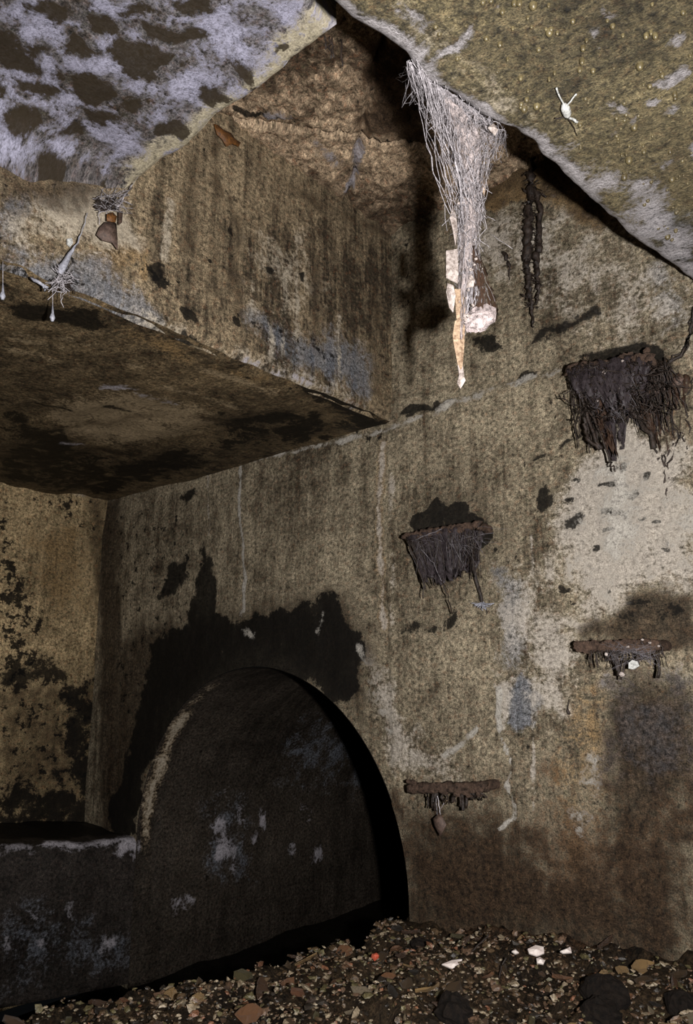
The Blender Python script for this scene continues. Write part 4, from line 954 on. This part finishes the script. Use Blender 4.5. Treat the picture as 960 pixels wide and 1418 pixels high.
# tiny roots at the slab corner
o = onz(458, 62, ZL); root = empty('root_scrap', o, 'short dark rootlets dangling at the corner of the lime-crusted slab', 'root')
strands('root_stem', [(wob([onz(450+dx, 50+dx*.2, ZL+.01)-o, onz(450+dx, 50+dx*.2, ZL+.01)-o+np.array([0, .004, -L_])], .001, 7), .0016) for dx, L_ in [(0, .02), (6, .035), (10, .03), (22, .045)]], M['root'], root)
# straggling twig on the right wall
o = ony(787, 985, YW-.01); root = empty('twig', o, 'tiny dark twig stuck on the wall below the second step iron', 'twig')
strands('stem', [(wob([ony(788, 970, YW-.012)-o, ony(786, 982, YW-.012)-o, ony(788, 990, YW-.012)-o], .0006, 8), [.0015, .0012, .0014, .0014, .0018, .003, .004, .0025])], M['root'], root)

# ---- rubble: chips, leaves, shards
def chip(name, sx, sy, sz, seed, sharp=.35):
    r = np.random.default_rng(seed); t = (1+5**.5)/2
    v = np.array([(-1, t, 0), (1, t, 0), (-1, -t, 0), (1, -t, 0), (0, -1, t), (0, 1, t), (0, -1, -t), (0, 1, -t), (t, 0, -1), (t, 0, 1), (-t, 0, -1), (-t, 0, 1)])/1.9
    v = v*(1+r.uniform(-sharp, sharp, (12, 1)))+r.normal(0, .12, (12, 3)); v = v*np.array([sx, sy, sz])*.5
    f = [(0, 11, 5), (0, 5, 1), (0, 1, 7), (0, 7, 10), (0, 10, 11), (1, 5, 9), (5, 11, 4), (11, 10, 2), (10, 7, 6), (7, 1, 8), (3, 9, 4), (3, 4, 2), (3, 2, 6), (3, 6, 8), (3, 8, 9), (4, 9, 5), (2, 4, 11), (6, 2, 10), (8, 6, 7), (9, 8, 1)]
    return v, f
tones = [((28, 22, 16), (112, 90, 66)), ((40, 31, 24), (134, 106, 84)), ((70, 58, 44), (190, 172, 144)), ((14, 12, 10), (66, 58, 50)), ((70, 44, 30), (158, 110, 82)), ((44, 40, 26), (122, 112, 78))]
SM = [simple('stone_%d' % i, a, b, 170, .4, 1., .7, obj=True) for i, (a, b) in enumerate(tones)]
SN = ['dark brown', 'reddish brown', 'pale buff', 'blackish', 'orange-red', 'olive']
meshes = {}
for i in range(len(tones)):
    for k in range(4):
        v, f = chip('c', 1, RNG.uniform(.6, .9), RNG.uniform(.25, .5), 100+i*7+k); me = bpy.data.meshes.new('stone_chip'); me.from_pydata(v.tolist(), [], f); me.materials.append(SM[i]); me.update(); meshes[(i, k)] = me
def leafmesh(seed, mat):
    r = np.random.default_rng(seed); V, Fc = [], []; n = 5; cv = r.uniform(.1, .35)
    for sg in (.012, -.012):
        for i in range(n+1):
            t = i/n; wd = .30*math.sin(math.pi*min(1, t*.92+.05))*(1+r.normal(0, .15))
            for j in (-1, 0, 1): V.append((t-.5, j*wd+r.normal(0, .02), cv*(j*j)*.35+cv*(t-.5)**2+sg+r.normal(0, .02)))
    m = (n+1)*3
    for i in range(n):
        for j in range(2):
            a = i*3+j; Fc.append((a, a+3, a+4, a+1)); Fc.append((m+a, m+a+1, m+a+4, m+a+3))
    rim_ = [i*3 for i in range(n+1)]+[n*3+1]+[i*3+2 for i in range(n, -1, -1)]+[1]
    for i in range(len(rim_)): a, b = rim_[i], rim_[(i+1) % len(rim_)]; Fc.append((a, b, b+m, a+m))
    me = bpy.data.meshes.new('dead_leaf'); me.from_pydata(V, [], Fc); me.materials.append(mat); me.update(); return me
LM = [simple('leaf_litter_%d' % i, a, b, 150, .4, .8, .7, obj=True) for i, (a, b) in enumerate([((70, 46, 30), (150, 108, 76)), ((40, 28, 20), (92, 66, 46)), ((110, 84, 52), (178, 146, 100))])]
LN = ['russet', 'dark brown', 'straw-coloured']
leaves = [[leafmesh(300+i*5+k, LM[i]) for k in range(3)] for i in range(3)]
def floor_pt():
    while True:
        x = RNG.uniform(-1.34, -.28); y = RNG.uniform(.58, 1.47)
        if x > EDG(y)-.02: return x, y
occ = []
def put(me, name, size, lab, cat, grp, lift):
    for _ in range(60):
        x, y = floor_pt()
        if all((x-a)**2+(y-b)**2 > ((size+c)*.42)**2 for a, b, c in occ): break
    occ.append((x, y, size))
    big_ = 'large' if size > .03 else ('middling' if size > .02 else 'small')
    wh_ = 'at the crumbling channel edge' if x < EDG(y)+.10 else ('against the foot of the right wall' if y > 1.32 else ('around the white shards' if y > 1.12 and x > -.95 else 'in the open rubble bed'))
    lab = big_+' '+lab+' '+wh_; grp = lab
    ob = bpy.data.objects.new(name, me); COL.objects.link(ob); ob.scale = (size,)*3
    ob.location = (x, y, gz(x, y)+size*lift); ob.rotation_euler = (RNG.normal(0, .3), RNG.normal(0, .3), RNG.uniform(0, 6.28))
    tag(ob, lab, cat, grp)
for k in range(230):
    i = int(RNG.choice(6, p=[.30, .2, .17, .15, .06, .12])); sz = float(np.clip(RNG.lognormal(-3.85, .38), .011, .05))
    put(meshes[(i, k % 4)], 'stone_chip', sz, SN[i]+' stone chip lying', 'stone', SN[i]+' stone chips in the rubble', .12)
for k in range(80):
    i = int(RNG.choice(3, p=[.4, .35, .25])); sz = float(RNG.uniform(.022, .05))
    put(leaves[i][k % 3], 'dead_leaf', sz, LN[i]+' crumpled dead leaf', 'leaf', LN[i]+' leaves in the rubble', .12)
# white shards, each on its own spot
SH = simple('white_shard', (196, 178, 172), (236, 226, 218), 60, .5, .3)
for pts, lb in [([(612, 1335), (626, 1330), (640, 1328), (641, 1338), (634, 1344), (622, 1340)], 'largest white porcelain shard with a pointed end on the rubble'),
                ([(731, 1314), (742, 1309), (753, 1311), (754, 1320), (744, 1324), (733, 1320)], 'rounded white shard on the rubble close to the right wall'),
                ([(743, 1327), (748, 1325), (755, 1330), (753, 1335), (744, 1333)], 'tiny white shard touching the rounded white shard'),
                ([(776, 1317), (784, 1314), (790, 1311), (792, 1319), (780, 1320)], 'slim pinkish-white shard leaning on the rubble by the right wall'),
                ([(709, 1317), (714, 1314), (719, 1319), (714, 1321)], 'small off-white splinter between the two larger white shards')]:
    c = onz(*np.mean(pts, axis=0), ZF+.012); g_ = gz(c[0], c[1])
    c = onz(*np.mean(pts, axis=0), g_+.020)
    fd = FW[0]*c[0]+FW[1]*c[1]
    V, Fc = flake([onf(x, y, fd+(np.mean(pts, axis=0)[1]-y)*.0012)-c for x, y in pts], .006, (-FW[0], -FW[1], 1.0), bend=.002)
    link('white_shard', V, Fc, SH, smooth=False, label=lb, cat='shard', loc=c)
c = onz(520, 1296, ZF+.012); v, f = chip('c', .02, .016, .012, 77); link('red_chip', v, f, simple('red_chip', (150, 52, 34), (214, 110, 84), 60, .4, .3, .6, obj=True), smooth=False, label='bright red brick chip near the arch foot on the rubble', cat='brick chip', loc=(c[0], c[1], gz(c[0], c[1])+.006))
# large dark lumps
for (x, y), sz, lb in [((838, 1365), .075, 'large pointed black clod on the rubble'), ((830, 1405), .06, 'black clod with a pale chip leaning on it'), ((585, 1302), .05, 'round black clod near the foot of the arch'), ((950, 1375), .06, 'dark reddish clod at the foot of the right wall'), ((630, 1412), .06, 'low black clod half sunk in the rubble')]:
    c = onz(x, y, ZF); g_ = gz(c[0], c[1]); c = onz(x, y, g_+sz*.15); V, Fc = [], []
    for i in range(13):
        for j in range(20):
            th, ph = math.pi*i/12, 2*math.pi*j/20; V.append((math.sin(th)*math.cos(ph), math.sin(th)*math.sin(ph), math.cos(th)))
    V = np.array(V); V = V*(1+.55*fbm(V+x*.1, 1.6, 4, .6))[:, None]*np.array([.5, .42, .36])*sz
    link('soil_clod', V, [[i*20+j, (i+1)*20+j, (i+1)*20+(j+1) % 20, i*20+(j+1) % 20] for i in range(12) for j in range(20)], simple('clod', (8, 6, 5), (34, 26, 20), 120, .8, 1., .2, obj=True), smooth=False, label=lb, cat='clod', loc=(c[0], c[1], gz(c[0], c[1])+sz*.15))
for pts, lb in [([(655, 1318), (668, 1308), (676, 1300)], 'short dark twig lying across the rubble beside the largest shard'), ([(690, 1335), (694, 1322), (700, 1312)], 'thin black twig standing in the rubble between the white shards')]:
    c = onz(*pts[1], ZF+.02); c[2] = gz(c[0], c[1])+.015; k_ = np.linalg.norm(c)/F
    V, Fc = tube(wob([np.array([RT[0]*(x-pts[1][0])*k_, RT[1]*(x-pts[1][0])*k_, -(y-pts[1][1])*k_]) for x, y in pts], .0008, 8), .0018, 5); link('twig', V, Fc, M['root'], label=lb, cat='twig', loc=c)
# grit between the stones, beyond counting: one object, six stone colours
V, Fc, MI = [], [], []
for i in range(6):
    for k in range(int([5400, 2900, 3100, 3600, 600, 2100][i])):
        x, y = floor_pt() if k % 5 else (RNG.uniform(-1.2, .6), RNG.uniform(-.3, 1.47))
        sz = float(np.clip(RNG.lognormal(-5.05, .5), .0025, .022)); v, f = chip('c', sz, sz*.8, sz*.4, int(RNG.integers(1e6)))
        a, b_ = RNG.uniform(0, 6.28), RNG.normal(0, .6); R_ = np.array([[math.cos(a), -math.sin(a), 0], [math.sin(a), math.cos(a), 0], [0, 0, 1]])@np.array([[1, 0, 0], [0, math.cos(b_), -math.sin(b_)], [0, math.sin(b_), math.cos(b_)]])
        v = v@R_.T+np.array([x, y, gz(x, y)+sz*.12]); n0 = len(V); V += v.tolist(); Fc += [tuple(q_+n0 for q_ in t_) for t_ in f]; MI += [i]*20
g_ = link('grit', V, Fc, None, FLO, smooth=False, kind='stuff')
for i in range(6): g_.data.materials.append(simple('grit_%d' % i, *tones[i], 220, .35, .4, .8))
g_.data.polygons.foreach_set('material_index', MI)
